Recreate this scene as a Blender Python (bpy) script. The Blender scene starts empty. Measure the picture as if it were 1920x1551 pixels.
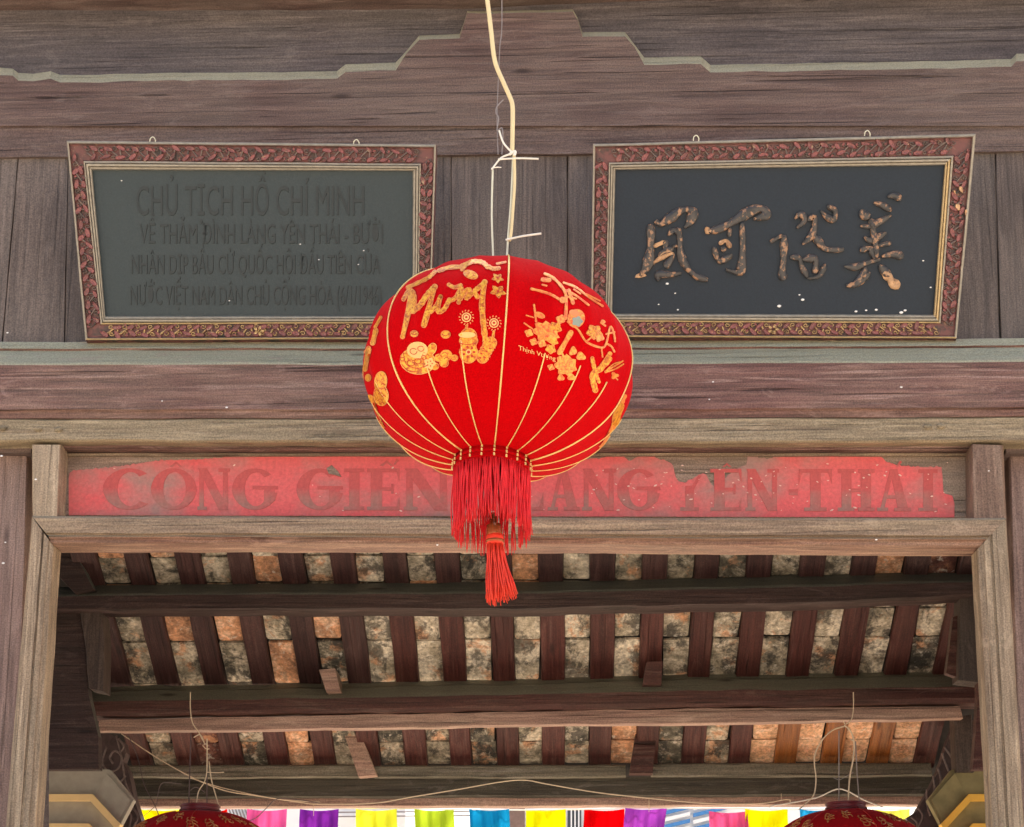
import bpy, bmesh, math, random
from mathutils import Vector, Matrix, noise
from mathutils.bvhtree import BVHTree
random.seed(7)
scene = bpy.context.scene
COL = scene.collection
# ------------------------------------------------------------------ camera, world, sun, exposure
PITCH, YAW = math.radians(11.5), math.radians(1.9)
FPX, PPX, PPY = 3000.0, 960.0, 1288.0
CAM = Vector((0, 0, 1.6))
F = Vector((-math.sin(YAW)*math.cos(PITCH), math.cos(YAW)*math.cos(PITCH), math.sin(PITCH)))
R = Vector((math.cos(YAW), math.sin(YAW), 0))
U = R.cross(F)
cd = bpy.data.cameras.new('camera'); cam = bpy.data.objects.new('camera', cd); COL.objects.link(cam)
cam.matrix_world = Matrix(((R.x, U.x, -F.x, CAM.x), (R.y, U.y, -F.y, CAM.y), (R.z, U.z, -F.z, CAM.z), (0, 0, 0, 1)))
cd.sensor_width = 36; cd.lens = 36*FPX/1920; cd.shift_y = (PPY-775.5)/1920; cd.clip_end = 2000; cd.clip_start = .05
scene.camera = cam
SUN_EL, SUN_AZ = math.radians(52), math.radians(18)      # azimuth from +Y towards +X
world = bpy.data.worlds.new('World'); scene.world = world; world.use_nodes = True
wn = world.node_tree; bg = wn.nodes['Background']
sky = wn.nodes.new('ShaderNodeTexSky'); sky.sky_type = 'NISHITA'; sky.sun_disc = False
sky.sun_elevation = SUN_EL; sky.sun_rotation = SUN_AZ; sky.air_density = 1.0; sky.dust_density = 7.0; sky.ozone_density = 1.0
wn.links.new(sky.outputs[0], bg.inputs[0]); bg.inputs[1].default_value = 0.15
sd = bpy.data.lights.new('sun', 'SUN'); sun = bpy.data.objects.new('sun', sd); COL.objects.link(sun)
sd.energy = 4.0; sd.angle = math.radians(.5); sd.color = (1, .95, .88)
sdir = Vector((math.sin(SUN_AZ)*math.cos(SUN_EL), math.cos(SUN_AZ)*math.cos(SUN_EL), math.sin(SUN_EL)))
sun.rotation_euler = sdir.to_track_quat('Z', 'Y').to_euler(); sun.location = (3, 12, 14)
vs = scene.view_settings
vs.view_transform = 'Standard'; vs.look = 'None'; vs.gamma = 1; vs.use_curve_mapping = False; vs.exposure = 1.65
scene.render.engine = 'CYCLES'
scene.cycles.max_bounces = 8; scene.cycles.diffuse_bounces = 5

# ------------------------------------------------------------------ measuring helpers
def ray(px, py):
    return F + R*((px-PPX)/FPX) - U*((py-PPY)/FPX)
def W(px, py, Y):
    d = ray(px, py); return CAM + d*((Y-CAM.y)/d.y)
def wall(Y):
    return lambda px, py, d=0.0: W(px, py, Y+d)
def plane(O, n):                       # n points at the camera; d > 0 is deeper
    n = n.normalized()
    def S(px, py, d=0.0):
        r = ray(px, py); return CAM + r*(((O-n*d)-CAM).dot(n)/r.dot(n))
    return S
def scale_at(P):                       # metres per photo pixel at point P
    return (P-CAM).dot(F)/FPX
WM = {}
def put(o, parent=None, loc=None, rot=None):
    M = Matrix.Translation(loc if loc is not None else Vector((0, 0, 0)))
    if rot is not None: M = M @ rot.to_4x4()
    COL.objects.link(o)
    if parent is not None:
        o.parent = parent; o.matrix_parent_inverse = WM[parent].inverted()
    o.matrix_basis = M; WM[o] = M
    return o
def thing(name, label, cat, loc, group=None):
    o = bpy.data.objects.new(name, None); put(o, None, Vector(loc)); o.empty_display_size = .1
    o['label'] = label; o['category'] = cat
    if group: o['group'] = group
    return o
def tag(o, label=None, cat=None, group=None, kind=None):
    if label: o['label'] = label
    if cat: o['category'] = cat
    if group: o['group'] = group
    if kind: o['kind'] = kind
    return o
def obj(name, bm, mat, parent=None, smooth=False, recalc=True, label=None):
    if recalc: bmesh.ops.recalc_face_normals(bm, faces=bm.faces[:])
    me = bpy.data.meshes.new(name)
    n = max(1, len(bm.verts)); c = Vector((0, 0, 0))
    lo = Vector((1e9,)*3); hi = Vector((-1e9,)*3)
    for v in bm.verts:
        for i in range(3): lo[i] = min(lo[i], v.co[i]); hi[i] = max(hi[i], v.co[i])
    c = (lo+hi)/2
    bmesh.ops.translate(bm, verts=bm.verts[:], vec=-c)
    bm.to_mesh(me); bm.free()
    for m in (mat if isinstance(mat, (list, tuple)) else [mat]): me.materials.append(m)
    if smooth:
        for p in me.polygons: p.use_smooth = True
    o = bpy.data.objects.new(name, me); put(o, parent, c)
    if label: o['label'] = label
    return o
def resample(P, n):
    P = [Vector((p[0], p[1])) for p in P]
    L = [0]
    for a, b in zip(P, P[1:]): L.append(L[-1]+max((b-a).length, 1e-9))
    out = []
    for i in range(n):
        t = L[-1]*i/(n-1); k = 0
        while k < len(P)-2 and L[k+1] < t: k += 1
        out.append(P[k].lerp(P[k+1], (t-L[k])/(L[k+1]-L[k])))
    return out
def proj(P):
    q = P-CAM; z = q.dot(F); return Vector((PPX+FPX*q.dot(R)/z, PPY-FPX*q.dot(U)/z))
def outer_edge(S, e, o, vd):
    """e is the visible outline; when the side face turned to the eye runs past the front edge, the front edge lies further in"""
    back = proj(S(e.x, e.y, 0)+Vector((0, vd, 0)))
    if (back-e).dot(e-o) <= 0: return e
    return proj(S(e.x, e.y, vd)-Vector((0, vd, 0)))
def loft(bm, S, A, B, prof, depth, n=40, wob=.6, seed=0, mats=None, vd=0):
    """timber between two measured edges; prof = [(0..1 from A to B, depth offset)], closed at the back"""
    A = resample(A, n); B = resample(B, n); rows = []
    for i in range(n):
        a, b = A[i], B[i]
        if vd: a, b = outer_edge(S, a, b, vd), outer_edge(S, b, a, vd)
        ln = (b-a).length
        wa = noise.noise(Vector((a.x*.012, a.y*.012, seed+1.3)))*wob*1.6+noise.noise(Vector((a.x*.05, a.y*.05, seed+7.3)))*wob*.7
        wb = noise.noise(Vector((b.x*.012, b.y*.012, seed+4.7)))*wob*1.6+noise.noise(Vector((b.x*.05, b.y*.05, seed+9.1)))*wob*.7
        dr = (b-a).normalized() if ln > 0 else Vector((0, 1))
        a = a+dr*wa; b = b+dr*wb; r = []
        for k, (t, d) in enumerate(prof):
            w = noise.noise(Vector((a.x*.02, a.y*.02+k*3.1, seed)))*wob*.5/max(ln, 1) if 0 < t < 1 else 0
            q = a.lerp(b, t+w); r.append(bm.verts.new(S(q.x, q.y, d)))
        nrm = (S(a.x, a.y, depth)-S(a.x, a.y, 0)).normalized()
        f0, f1 = r[0].co, r[-1].co
        base = S(a.x, a.y, 0)
        bdir = Vector((0, 1, 0))
        r.append(bm.verts.new(f1+bdir*(depth-prof[-1][1]))); r.append(bm.verts.new(f0+bdir*(depth-prof[0][1])))
        rows.append(r)
    m = len(rows[0])
    for i in range(n-1):
        for k in range(m):
            k2 = (k+1) % m
            f = bm.faces.new((rows[i][k], rows[i][k2], rows[i+1][k2], rows[i+1][k]))
            if mats and k < len(mats): f.material_index = mats[k]
    bm.faces.new(rows[0][::-1]); bm.faces.new(rows[-1])
    return bm
def timber(name, Y, A, B, prof, depth, mat, parent=None, n=40, wob=.6, S=None, label=None, seed=None, mats=None, vd=0):
    bm = bmesh.new(); loft(bm, S or wall(Y), A, B, prof, depth, n, wob, random.random()*50 if seed is None else seed, mats, vd)
    return obj(name, bm, mat, parent, label=label)
FLAT = [(0, .004), (.03, 0), (.97, 0), (1, .004)]
def prism(bm, S, pts, d0, d1, inset=None):
    f = [bm.verts.new(S(x, y, d0)) for x, y in pts]
    b = [bm.verts.new(v.co + Vector((0, d1-d0, 0))) for v in f]
    n = len(f); bm.faces.new(f); bm.faces.new(b[::-1])
    for i in range(n): bm.faces.new((f[i], b[i], b[(i+1) % n], f[(i+1) % n]))
    return bm
def tube(bm, P, r, seg=6, closed=False):
    P = [Vector(p) for p in P]; n = len(P); rings = []; up = None
    for i, p in enumerate(P):
        t = (P[min(i+1, n-1)]-P[max(i-1, 0)])
        if t.length < 1e-9: t = Vector((0, 0, 1))
        t.normalize()
        if up is None: up = t.orthogonal().normalized()
        up = (up-t*up.dot(t)); up = up.normalized() if up.length > 1e-6 else t.orthogonal().normalized()
        s = t.cross(up); rr = r[i] if isinstance(r, (list, tuple)) else r
        rings.append([bm.verts.new(p+(up*math.cos(a)+s*math.sin(a))*rr) for a in [2*math.pi*k/seg for k in range(seg)]])
    for i in range(n-1):
        for k in range(seg):
            bm.faces.new((rings[i][k], rings[i][(k+1) % seg], rings[i+1][(k+1) % seg], rings[i+1][k]))
    bm.faces.new(rings[0][::-1]); bm.faces.new(rings[-1]); return bm
def smoothline(P, k=5):                # Catmull-Rom
    P = [Vector(p) for p in P]
    if len(P) < 3: return P
    out = []
    for i in range(len(P)-1):
        p0, p1, p2, p3 = P[max(i-1, 0)], P[i], P[i+1], P[min(i+2, len(P)-1)]
        for j in range(k):
            t = j/k
            out.append(.5*((2*p1)+(p2-p0)*t+(2*p0-5*p1+4*p2-p3)*t*t+(3*p1-p0-3*p2+p3)*t*t*t))
    out.append(P[-1]); return out
def wire(bm, S, pts, r, d=0, seg=6, k=5):
    return tube(bm, smoothline([S(x, y, d) for x, y in pts], k), r, seg)

# ------------------------------------------------------------------ materials
def nodes(name):
    m = bpy.data.materials.new(name); m.use_nodes = True; nt = m.node_tree; nt.nodes.clear()
    o = nt.nodes.new('ShaderNodeOutputMaterial'); p = nt.nodes.new('ShaderNodeBsdfPrincipled')
    nt.links.new(p.outputs[0], o.inputs[0]); return m, nt, p
def N(nt, t, **kw):
    n = nt.nodes.new(t)
    for k, v in kw.items():
        if k.startswith('_'): setattr(n, k[1:], v)
        else: n.inputs[k].default_value = v
    return n
def ramp(nt, src, stops):
    r = nt.nodes.new('ShaderNodeValToRGB'); e = r.color_ramp.elements
    while len(e) < len(stops): e.new(.5)
    for i, (p, c) in enumerate(stops):
        e[i].position = p; e[i].color = (*c, 1) if len(c) == 3 else c
    nt.links.new(src, r.inputs[0]); return r.outputs[0]
def mix(nt, fac, a, b, mode='MIX'):
    m = nt.nodes.new('ShaderNodeMix'); m.data_type = 'RGBA'; m.blend_type = mode
    for s, v in ((0, fac), (6, a), (7, b)):
        if isinstance(v, (int, float)): m.inputs[s].default_value = v
        elif isinstance(v, tuple): m.inputs[s].default_value = (*v, 1)
        else: nt.links.new(v, m.inputs[s])
    return m.outputs[2]
def coords(nt, scale, rnd=True):
    tc = nt.nodes.new('ShaderNodeTexCoord'); mp = nt.nodes.new('ShaderNodeMapping'); mp.inputs['Scale'].default_value = scale
    nt.links.new(tc.outputs['Object'], mp.inputs['Vector'])
    if rnd:
        oi = nt.nodes.new('ShaderNodeObjectInfo'); mu = N(nt, 'ShaderNodeMath', _operation='MULTIPLY'); mu.inputs[1].default_value = 37
        nt.links.new(oi.outputs['Random'], mu.inputs[0]); nt.links.new(mu.outputs[0], mp.inputs['Location'])
    return mp.outputs[0]
def noi(nt, vec, scale, detail=6, rough=.6, dist=0):
    n = nt.nodes.new('ShaderNodeTexNoise'); n.inputs['Scale'].default_value = scale; n.inputs['Detail'].default_value = detail
    n.inputs['Roughness'].default_value = rough; n.inputs['Distortion'].default_value = dist
    nt.links.new(vec, n.inputs['Vector']); return n.outputs['Fac']
def K(v): return (v, v, v)
def bump(nt, p, h, strength=.3, dist=.004):
    b = nt.nodes.new('ShaderNodeBump'); b.inputs['Strength'].default_value = strength; b.inputs['Distance'].default_value = dist
    nt.links.new(h, b.inputs['Height']); nt.links.new(b.outputs[0], p.inputs['Normal'])
def wood(name, dark, mid, light, axis='X', dust=(.16, .16, .13), dusty=.35, worn=.5, wornc=None, rough=.55, cracks=.6, bmp=.5, updust=.8, upc=None):
    cool = name in ('weathered_brown_timber', 'dark_grey_brown_board', 'grey_brown_plank', 'side_wall_wood', 'red_brown_beam')
    wt = lambda c: (c[0]*1.08, c[1]*.99, c[2]*.90) if cool else (c[0]*1.08, c[1]*1.02, c[2]*.88)
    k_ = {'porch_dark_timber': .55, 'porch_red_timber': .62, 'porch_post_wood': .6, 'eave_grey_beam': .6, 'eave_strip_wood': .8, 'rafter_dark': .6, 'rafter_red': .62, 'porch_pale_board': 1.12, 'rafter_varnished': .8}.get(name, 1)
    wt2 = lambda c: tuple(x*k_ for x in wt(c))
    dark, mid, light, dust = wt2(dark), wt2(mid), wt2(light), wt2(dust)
    if wornc: wornc = tuple(x*(k_*.5+.5) for x in wornc)
    m, nt, p = nodes(name)
    g = (.9, 9, 13) if axis == 'X' else (13, 9, .9)
    v = coords(nt, g); base = noi(nt, v, 2.2, 9, .62, .7)
    c = ramp(nt, base, [(.3, dark), (.5, mid), (.68, light)])
    blot = noi(nt, coords(nt, (1, 1, 1)), 1.6, 5, .6, .4)
    g2 = (1.5, 18, 42) if axis == 'X' else (42, 18, 1.5)
    fine = noi(nt, coords(nt, g2), 2.4, 6, .7, .3)
    c = mix(nt, .72, c, ramp(nt, fine, [(.3, K(.38)), (.64, K(1.4))]), 'MULTIPLY')
    wc = wornc or tuple(min(1, x*1.9+.05) for x in light)
    g3 = (1.1, 12, 30) if axis == 'X' else (30, 12, 1.1)
    wr = noi(nt, coords(nt, g3), 1.9, 8, .62, .5)
    wfac = N(nt, 'ShaderNodeMath', _operation='MULTIPLY'); nt.links.new(ramp(nt, wr, [(.56, K(0)), (.68, K(1))]), wfac.inputs[0]); wfac.inputs[1].default_value = worn
    c = mix(nt, wfac.outputs[0], c, wc)
    g4 = (.7, 10, 55) if axis == 'X' else (55, 10, .7)
    ck = noi(nt, coords(nt, g4), 1.7, 4, .55, .8)
    ckr = ramp(nt, ck, [(.30, K(1)), (.365, K(0))])
    cf = N(nt, 'ShaderNodeMath', _operation='MULTIPLY'); nt.links.new(ckr, cf.inputs[0]); cf.inputs[1].default_value = cracks
    c = mix(nt, cf.outputs[0], c, tuple(x*.3 for x in dark))
    df = N(nt, 'ShaderNodeMath', _operation='MULTIPLY'); nt.links.new(ramp(nt, blot, [(.38, K(0)), (.66, K(1))]), df.inputs[0]); df.inputs[1].default_value = dusty
    c = mix(nt, df.outputs[0], c, dust)
    # dust that has settled where the timber faces upwards
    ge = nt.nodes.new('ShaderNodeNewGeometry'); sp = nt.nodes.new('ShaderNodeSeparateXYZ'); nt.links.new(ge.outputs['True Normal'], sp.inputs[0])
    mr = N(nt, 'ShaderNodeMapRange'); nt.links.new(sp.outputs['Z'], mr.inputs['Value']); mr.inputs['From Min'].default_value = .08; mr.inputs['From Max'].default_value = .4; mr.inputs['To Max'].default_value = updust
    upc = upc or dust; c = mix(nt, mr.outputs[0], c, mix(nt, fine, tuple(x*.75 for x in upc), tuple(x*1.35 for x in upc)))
    pep = noi(nt, coords(nt, (1, 1, 1)), 210, 2, .5)
    c = mix(nt, .6, c, ramp(nt, pep, [(.32, K(.55)), (.68, K(1.45))]), 'MULTIPLY')
    sc_ = noi(nt, coords(nt, (2.2, 6, 9) if axis == 'X' else (9, 6, 2.2)), 1.6, 10, .74, 1.6)
    sf = N(nt, 'ShaderNodeMath', _operation='MULTIPLY'); nt.links.new(ramp(nt, sc_, [(.56, K(0)), (.62, K(1)), (.70, K(.2))]), sf.inputs[0]); sf.inputs[1].default_value = .38*worn+.10
    c = mix(nt, sf.outputs[0], c, wc)
    vo = nt.nodes.new('ShaderNodeTexVoronoi'); vo.inputs['Scale'].default_value = 1.5; nt.links.new(coords(nt, (1.3, 2, 5) if axis == 'X' else (5, 2, 1.3)), vo.inputs['Vector'])
    c = mix(nt, ramp(nt, vo.outputs['Distance'], [(.03, K(.75)), (.09, K(0))]), c, tuple(x*.35 for x in dark))
    oi = nt.nodes.new('ShaderNodeObjectInfo'); vr = N(nt, 'ShaderNodeMapRange'); nt.links.new(oi.outputs['Random'], vr.inputs['Value']); vr.inputs['To Min'].default_value = .86; vr.inputs['To Max'].default_value = 1.16
    hs_ = nt.nodes.new('ShaderNodeHueSaturation'); nt.links.new(vr.outputs[0], hs_.inputs['Value']); nt.links.new(c, hs_.inputs['Color']); c = hs_.outputs[0]
    nt.links.new(c, p.inputs['Base Color']); p.inputs['Roughness'].default_value = rough; p.inputs['Specular IOR Level'].default_value = .3
    h = N(nt, 'ShaderNodeMath', _operation='SUBTRACT'); nt.links.new(mix(nt, .5, base, fine), h.inputs[0]); nt.links.new(ckr, h.inputs[1])
    bump(nt, p, h.outputs[0], min(1, bmp*1.5), .010)
    return m
def plain(name, col, rough=.6, metal=0, var=.35, scale=30, spec=.4, sheen=0, bmp=.15):
    m, nt, p = nodes(name)
    n = noi(nt, coords(nt, (1, 1, 1)), scale, 5, .6)
    c = mix(nt, n, tuple(x*(1-var) for x in col), tuple(min(1, x*(1+var)) for x in col))
    nt.links.new(c, p.inputs['Base Color']); p.inputs['Roughness'].default_value = rough; p.inputs['Metallic'].default_value = metal
    p.inputs['Specular IOR Level'].default_value = spec
    if sheen: p.inputs['Sheen Weight'].default_value = sheen; p.inputs['Sheen Tint'].default_value = (1, .5, .6, 1)
    if bmp: bump(nt, p, n, bmp, .002)
    return m
def col_keep(a, b, c): return b
def tilemat(name, a, b, c, soot=.6, moss=.3):
    m, nt, p = nodes(name)
    n1 = noi(nt, coords(nt, (1, 1, 1)), 11, 10, .74, .5); n2 = noi(nt, coords(nt, (1.3, 1, .8)), 7.5, 9, .75, .3); n3 = noi(nt, coords(nt, (1, 1, 1)), 70, 4, .6)
    col = ramp(nt, n1, [(.38, a), (.5, b), (.58, c)])
    f = N(nt, 'ShaderNodeMath', _operation='MULTIPLY'); nt.links.new(ramp(nt, n2, [(.49, K(0)), (.56, K(1))]), f.inputs[0]); f.inputs[1].default_value = soot
    og = noi(nt, coords(nt, (1, 1, 1)), 8, 6, .7, .4); of = N(nt, 'ShaderNodeMath', _operation='MULTIPLY'); nt.links.new(ramp(nt, og, [(.55, K(0)), (.62, K(1))]), of.inputs[0]); of.inputs[1].default_value = .75
    col = mix(nt, of.outputs[0], col, (.60, .30, .15) if moss else col_keep(a, b, c))
    col = mix(nt, f.outputs[0], col, (.022, .021, .02))
    ch = noi(nt, coords(nt, (1, 1, 1)), 31, 9, .7, .2); wf = N(nt, 'ShaderNodeMath', _operation='MULTIPLY'); nt.links.new(ramp(nt, ch, [(.58, K(0)), (.66, K(1))]), wf.inputs[0]); wf.inputs[1].default_value = .7 if soot > .2 else .2; col = mix(nt, wf.outputs[0], col, (.72, .68, .58))
    col = mix(nt, .8, col, ramp(nt, n3, [(.3, K(.45)), (.7, K(1.45))]), 'MULTIPLY')
    nt.links.new(col, p.inputs['Base Color']); p.inputs['Roughness'].default_value = .85; bump(nt, p, n3, .35, .003)
    return m
M = {}
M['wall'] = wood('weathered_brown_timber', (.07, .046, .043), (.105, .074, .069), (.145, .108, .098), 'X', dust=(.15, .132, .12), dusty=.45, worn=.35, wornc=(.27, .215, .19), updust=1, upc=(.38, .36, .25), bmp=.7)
M['upper'] = wood('dark_grey_brown_board', (.05, .048, .056), (.075, .07, .078), (.105, .096, .10), 'X', dust=(.12, .12, .12), dusty=.3, worn=.25, cracks=.2)
M['plank'] = wood('grey_brown_plank', (.08, .068, .062), (.11, .093, .084), (.15, .125, .112), 'Z', dust=(.15, .14, .13), dusty=.4, worn=.12, cracks=.15)
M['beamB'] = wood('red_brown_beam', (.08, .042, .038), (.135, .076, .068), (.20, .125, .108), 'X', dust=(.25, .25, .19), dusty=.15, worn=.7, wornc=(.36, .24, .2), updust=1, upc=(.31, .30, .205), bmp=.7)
M['beamC'] = wood('bleached_beam', (.13, .10, .075), (.21, .175, .125), (.27, .23, .17), 'X', dust=(.25, .22, .16), dusty=.3, worn=.4, cracks=.5)
M['frameX'] = wood('bleached_lintel', (.13, .09, .065), (.22, .165, .125), (.29, .23, .17), 'X', dust=(.26, .22, .16), dusty=.25, worn=.4, cracks=.75)
M['frameR'] = wood('reddish_lintel_edge', (.12, .055, .045), (.20, .115, .09), (.28, .18, .14), 'X', dust=(.3, .25, .2), dusty=.2, worn=.5, cracks=.75)
M['frameZ'] = wood('bleached_jamb', (.17, .125, .09), (.26, .205, .155), (.33, .27, .205), 'Z', dust=(.28, .25, .2), dusty=.35, worn=.4, cracks=.8)
M['frameZ2'] = wood('brown_stile', (.10, .062, .05), (.15, .10, .08), (.20, .145, .12), 'Z', dust=(.2, .16, .12), dusty=.3, worn=.3)
M['panel'] = wood('sign_board_wood', (.13, .09, .075), (.18, .13, .11), (.23, .17, .14), 'X', dust=(.22, .2, .16), dusty=.4, worn=.2)
M['side'] = wood('side_wall_wood', (.13, .085, .075), (.18, .125, .11), (.23, .17, .15), 'Z', dust=(.24, .2, .18), dusty=.4, worn=.15, cracks=.2)
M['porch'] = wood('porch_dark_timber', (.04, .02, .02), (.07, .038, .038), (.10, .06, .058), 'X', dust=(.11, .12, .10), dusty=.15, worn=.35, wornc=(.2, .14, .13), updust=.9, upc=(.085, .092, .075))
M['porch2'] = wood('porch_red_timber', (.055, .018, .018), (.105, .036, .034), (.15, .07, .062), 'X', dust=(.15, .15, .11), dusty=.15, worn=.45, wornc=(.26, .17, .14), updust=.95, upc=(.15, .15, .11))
M['porchL'] = wood('porch_pale_board', (.18, .11, .10), (.27, .18, .16), (.34, .25, .22), 'X', dust=(.3, .25, .2), dusty=.2, worn=.3, cracks=.8)
M['post'] = wood('porch_post_wood', (.06, .04, .038), (.095, .07, .065), (.14, .11, .10), 'Z', dust=(.12, .11, .1), dusty=.35, worn=.25)
M['eave'] = wood('eave_grey_beam', (.05, .045, .038), (.085, .078, .062), (.12, .11, .09), 'X', dust=(.13, .125, .1), dusty=.4, worn=.3, wornc=(.35, .32, .28))
M['eaveL'] = wood('eave_strip_wood', (.085, .08, .065), (.15, .145, .12), (.21, .20, .17), 'X', dust=(.2, .19, .16), dusty=.4, worn=.4, wornc=(.4, .37, .32))
M['raft'] = wood('rafter_dark', (.045, .02, .022), (.075, .032, .034), (.10, .05, .05), 'Z', dust=(.1, .08, .08), dusty=.15, worn=.25, wornc=(.2, .13, .12), cracks=.4)
M['raft2'] = wood('rafter_red', (.065, .018, .018), (.10, .03, .028), (.14, .05, .045), 'Z', dust=(.13, .08, .07), dusty=.12, worn=.3, wornc=(.25, .14, .12), cracks=.4)
M['raftN'] = wood('rafter_varnished', (.16, .05, .012), (.26, .09, .02), (.34, .13, .035), 'Z', dust=(.3, .12, .04), dusty=.2, worn=.3, wornc=(.45, .22, .08), rough=.35)
M['tgrey'] = tilemat('tile_grey', (.17, .15, .105), (.38, .33, .24), (.62, .54, .41), .8)
M['tpale'] = tilemat('tile_pale', (.34, .29, .20), (.55, .48, .36), (.78, .70, .55), .75)
M['torange'] = tilemat('tile_orange', (.36, .19, .11), (.66, .33, .17), (.78, .5, .32), .4)
M['tdark'] = tilemat('tile_sooty', (.07, .062, .045), (.16, .145, .105), (.5, .44, .34), .8)
M['tnew'] = tilemat('tile_new', (.62, .36, .2), (.8, .5, .3), (.85, .6, .42), .0)
M['tred'] = tilemat('tile_redbrown', (.12, .04, .03), (.18, .07, .05), (.25, .13, .1), .3)
M['deck'] = plain('roof_deck', (.035, .03, .028), .9)
M['lacq'] = plain('plaque_lacquer', (.036, .052, .056), .5, var=.3, scale=160, spec=.3, bmp=.25)
M['lacq2'] = plain('plaque_lacquer_blue', (.012, .022, .034), .5, var=.35, scale=160, spec=.3, bmp=.25)
M['lacqT'] = plain('raised_lettering', (.022, .032, .035), .45, var=.35, scale=90, spec=.35, bmp=.25)
M['silver'] = plain('old_gilt', (.30, .27, .21), .45, .2, .5, 60)
M['gold'] = plain('gilt', (.46, .34, .17), .45, .3, .5, 55)
M['ground'] = plain('courtyard_paving', (.42, .35, .27), .9, var=.2, scale=3)
M['conc'] = plain('pier_concrete', (.36, .34, .28), .9, var=.25, scale=25, bmp=.4)
M['yel'] = plain('yellow_trim', (.85, .63, .30), .7, var=.12, scale=30)
M['conc2'] = plain('stained_pier_concrete', (.24, .21, .10), .9, var=.6, scale=14, bmp=.4)
M['yel2'] = plain('orange_yellow_trim', (.85, .50, .08), .7, var=.12, scale=30)
M['ivory'] = plain('ivory_cord', (.72, .60, .33), .5, var=.1)
M['cream'] = plain('cream_wire', (.62, .50, .34), .5, var=.15)
M['greyw'] = plain('grey_wire', (.25, .22, .21), .6)
M['white'] = plain('pale_tie', (.78, .76, .66), .5, var=.05)
M['rod'] = plain('steel_rod', (.12, .09, .09), .4, .5)
M['rodpale'] = plain('pale_rod', (.62, .62, .48), .5, 0)
M['speck'] = plain('white_droppings', (.85, .84, .8), .8, var=.05)
def carved(name, hi, lo, gild, gt=.62):
    m, nt, p = nodes(name)
    n = noi(nt, coords(nt, (1, 1, 1)), 26, 6, .65, .5)
    c = ramp(nt, n, [(.34, lo), (.55, hi)]); g = noi(nt, coords(nt, (1, 1, 1)), 60, 4, .6)
    c = mix(nt, ramp(nt, g, [(gt, K(0)), (gt+.08, K(1))]), c, gild)
    nt.links.new(c, p.inputs['Base Color']); p.inputs['Roughness'].default_value = .55; bump(nt, p, n, .5, .004); return m
M['carveR'] = carved('carved_red_lacquer', (.24, .08, .075), (.12, .05, .045), (.34, .24, .15))
M['carveBg'] = carved('carved_ground', (.15, .055, .05), (.035, .03, .026), (.26, .17, .11))
M['vineG'] = carved('carved_gilt_vine', (.5, .34, .15), (.24, .14, .07), (.7, .5, .25))
M['vineD'] = carved('carved_dull_vine', (.16, .12, .10), (.07, .06, .055), (.3, .2, .12))
M['glyph'] = carved('glyph_lacquer', (.05, .046, .044), (.014, .018, .022), (.36, .20, .11), .53)
M['glyph'].node_tree.nodes['Principled BSDF'].inputs['Roughness'].default_value = .3
M['glyphG'] = carved('glyph_worn_gilt', (.62, .38, .2), (.30, .17, .09), (.8, .6, .42))
M['bracket'] = carved('carved_bracket_wood', (.09, .06, .055), (.045, .03, .03), (.12, .09, .08))
M['scroll'] = carved('carved_scroll_wood', (.22, .17, .15), (.10, .07, .065), (.26, .2, .18))
def paintmat(name, a, b, worn, wornc, spots=True):
    m, nt, p = nodes(name)
    n = noi(nt, coords(nt, (1, 1, 2.5), False), 3.2, 7, .65, .3); f = noi(nt, coords(nt, (1, 1, 1), False), 90, 4, .65)
    c = mix(nt, n, a, b)
    w = noi(nt, coords(nt, (1, 1, 1.6), False), 2.1, 7, .62)
    wf = N(nt, 'ShaderNodeMath', _operation='MULTIPLY'); nt.links.new(ramp(nt, w, [(.48, K(0)), (.66, K(1))]), wf.inputs[0]); wf.inputs[1].default_value = worn
    c = mix(nt, wf.outputs[0], c, wornc)
    c = mix(nt, .5, c, ramp(nt, f, [(.3, K(.65)), (.7, K(1.25))]), 'MULTIPLY')
    nt.links.new(c, p.inputs['Base Color']); p.inputs['Roughness'].default_value = .7; bump(nt, p, f, .2, .002); return m
M['paint'] = paintmat('faded_red_paint', (.68, .065, .07), (.66, .16, .14), .95, (.34, .20, .16))
M['letter'] = paintmat('dark_red_lettering', (.47, .05, .046), (.52, .12, .10), .95, (.30, .175, .135))
def lanternred(name, col, sheen):
    m, nt, p = nodes(name)
    n = noi(nt, coords(nt, (1, 1, 1)), 6, 6, .6); f = noi(nt, coords(nt, (1, 1, 1)), 240, 2, .5); wr = noi(nt, coords(nt, (26, 26, 3.5)), 1, 4, .6, .4)
    c = mix(nt, n, tuple(x*.84 for x in col), tuple(x*1.08 for x in col)); c = mix(nt, .25, c, ramp(nt, f, [(.35, K(.7)), (.65, K(1.2))]), 'MULTIPLY')
    nt.links.new(c, p.inputs['Base Color']); p.inputs['Roughness'].default_value = .8; p.inputs['Specular IOR Level'].default_value = .03
    p.inputs['Sheen Weight'].default_value = sheen; p.inputs['Sheen Tint'].default_value = (1, .25, .3, 1); p.inputs['Sheen Roughness'].default_value = .4
    hh = mix(nt, .2, wr, f); bump(nt, p, hh, .55, .006); return m
M['velvet'] = lanternred('red_velvet', (.53, .0004, .0022), .12)
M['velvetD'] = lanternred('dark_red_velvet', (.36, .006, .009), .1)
M['fringe'] = plain('red_fringe', (.72, .015, .02), .55, var=.35, scale=60, bmp=0)
M['tassel'] = plain('red_tassel', (.85, .05, .02), .5, var=.3, scale=60, bmp=0)
M['collar'] = plain('red_plastic', (.5, .01, .012), .35, var=.15)
M['collarR'] = lanternred('red_cloth_collar', (.45, .001, .003), .1)
M['collarD'] = plain('maroon_collar', (.13, .012, .018), .4, var=.2)
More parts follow.
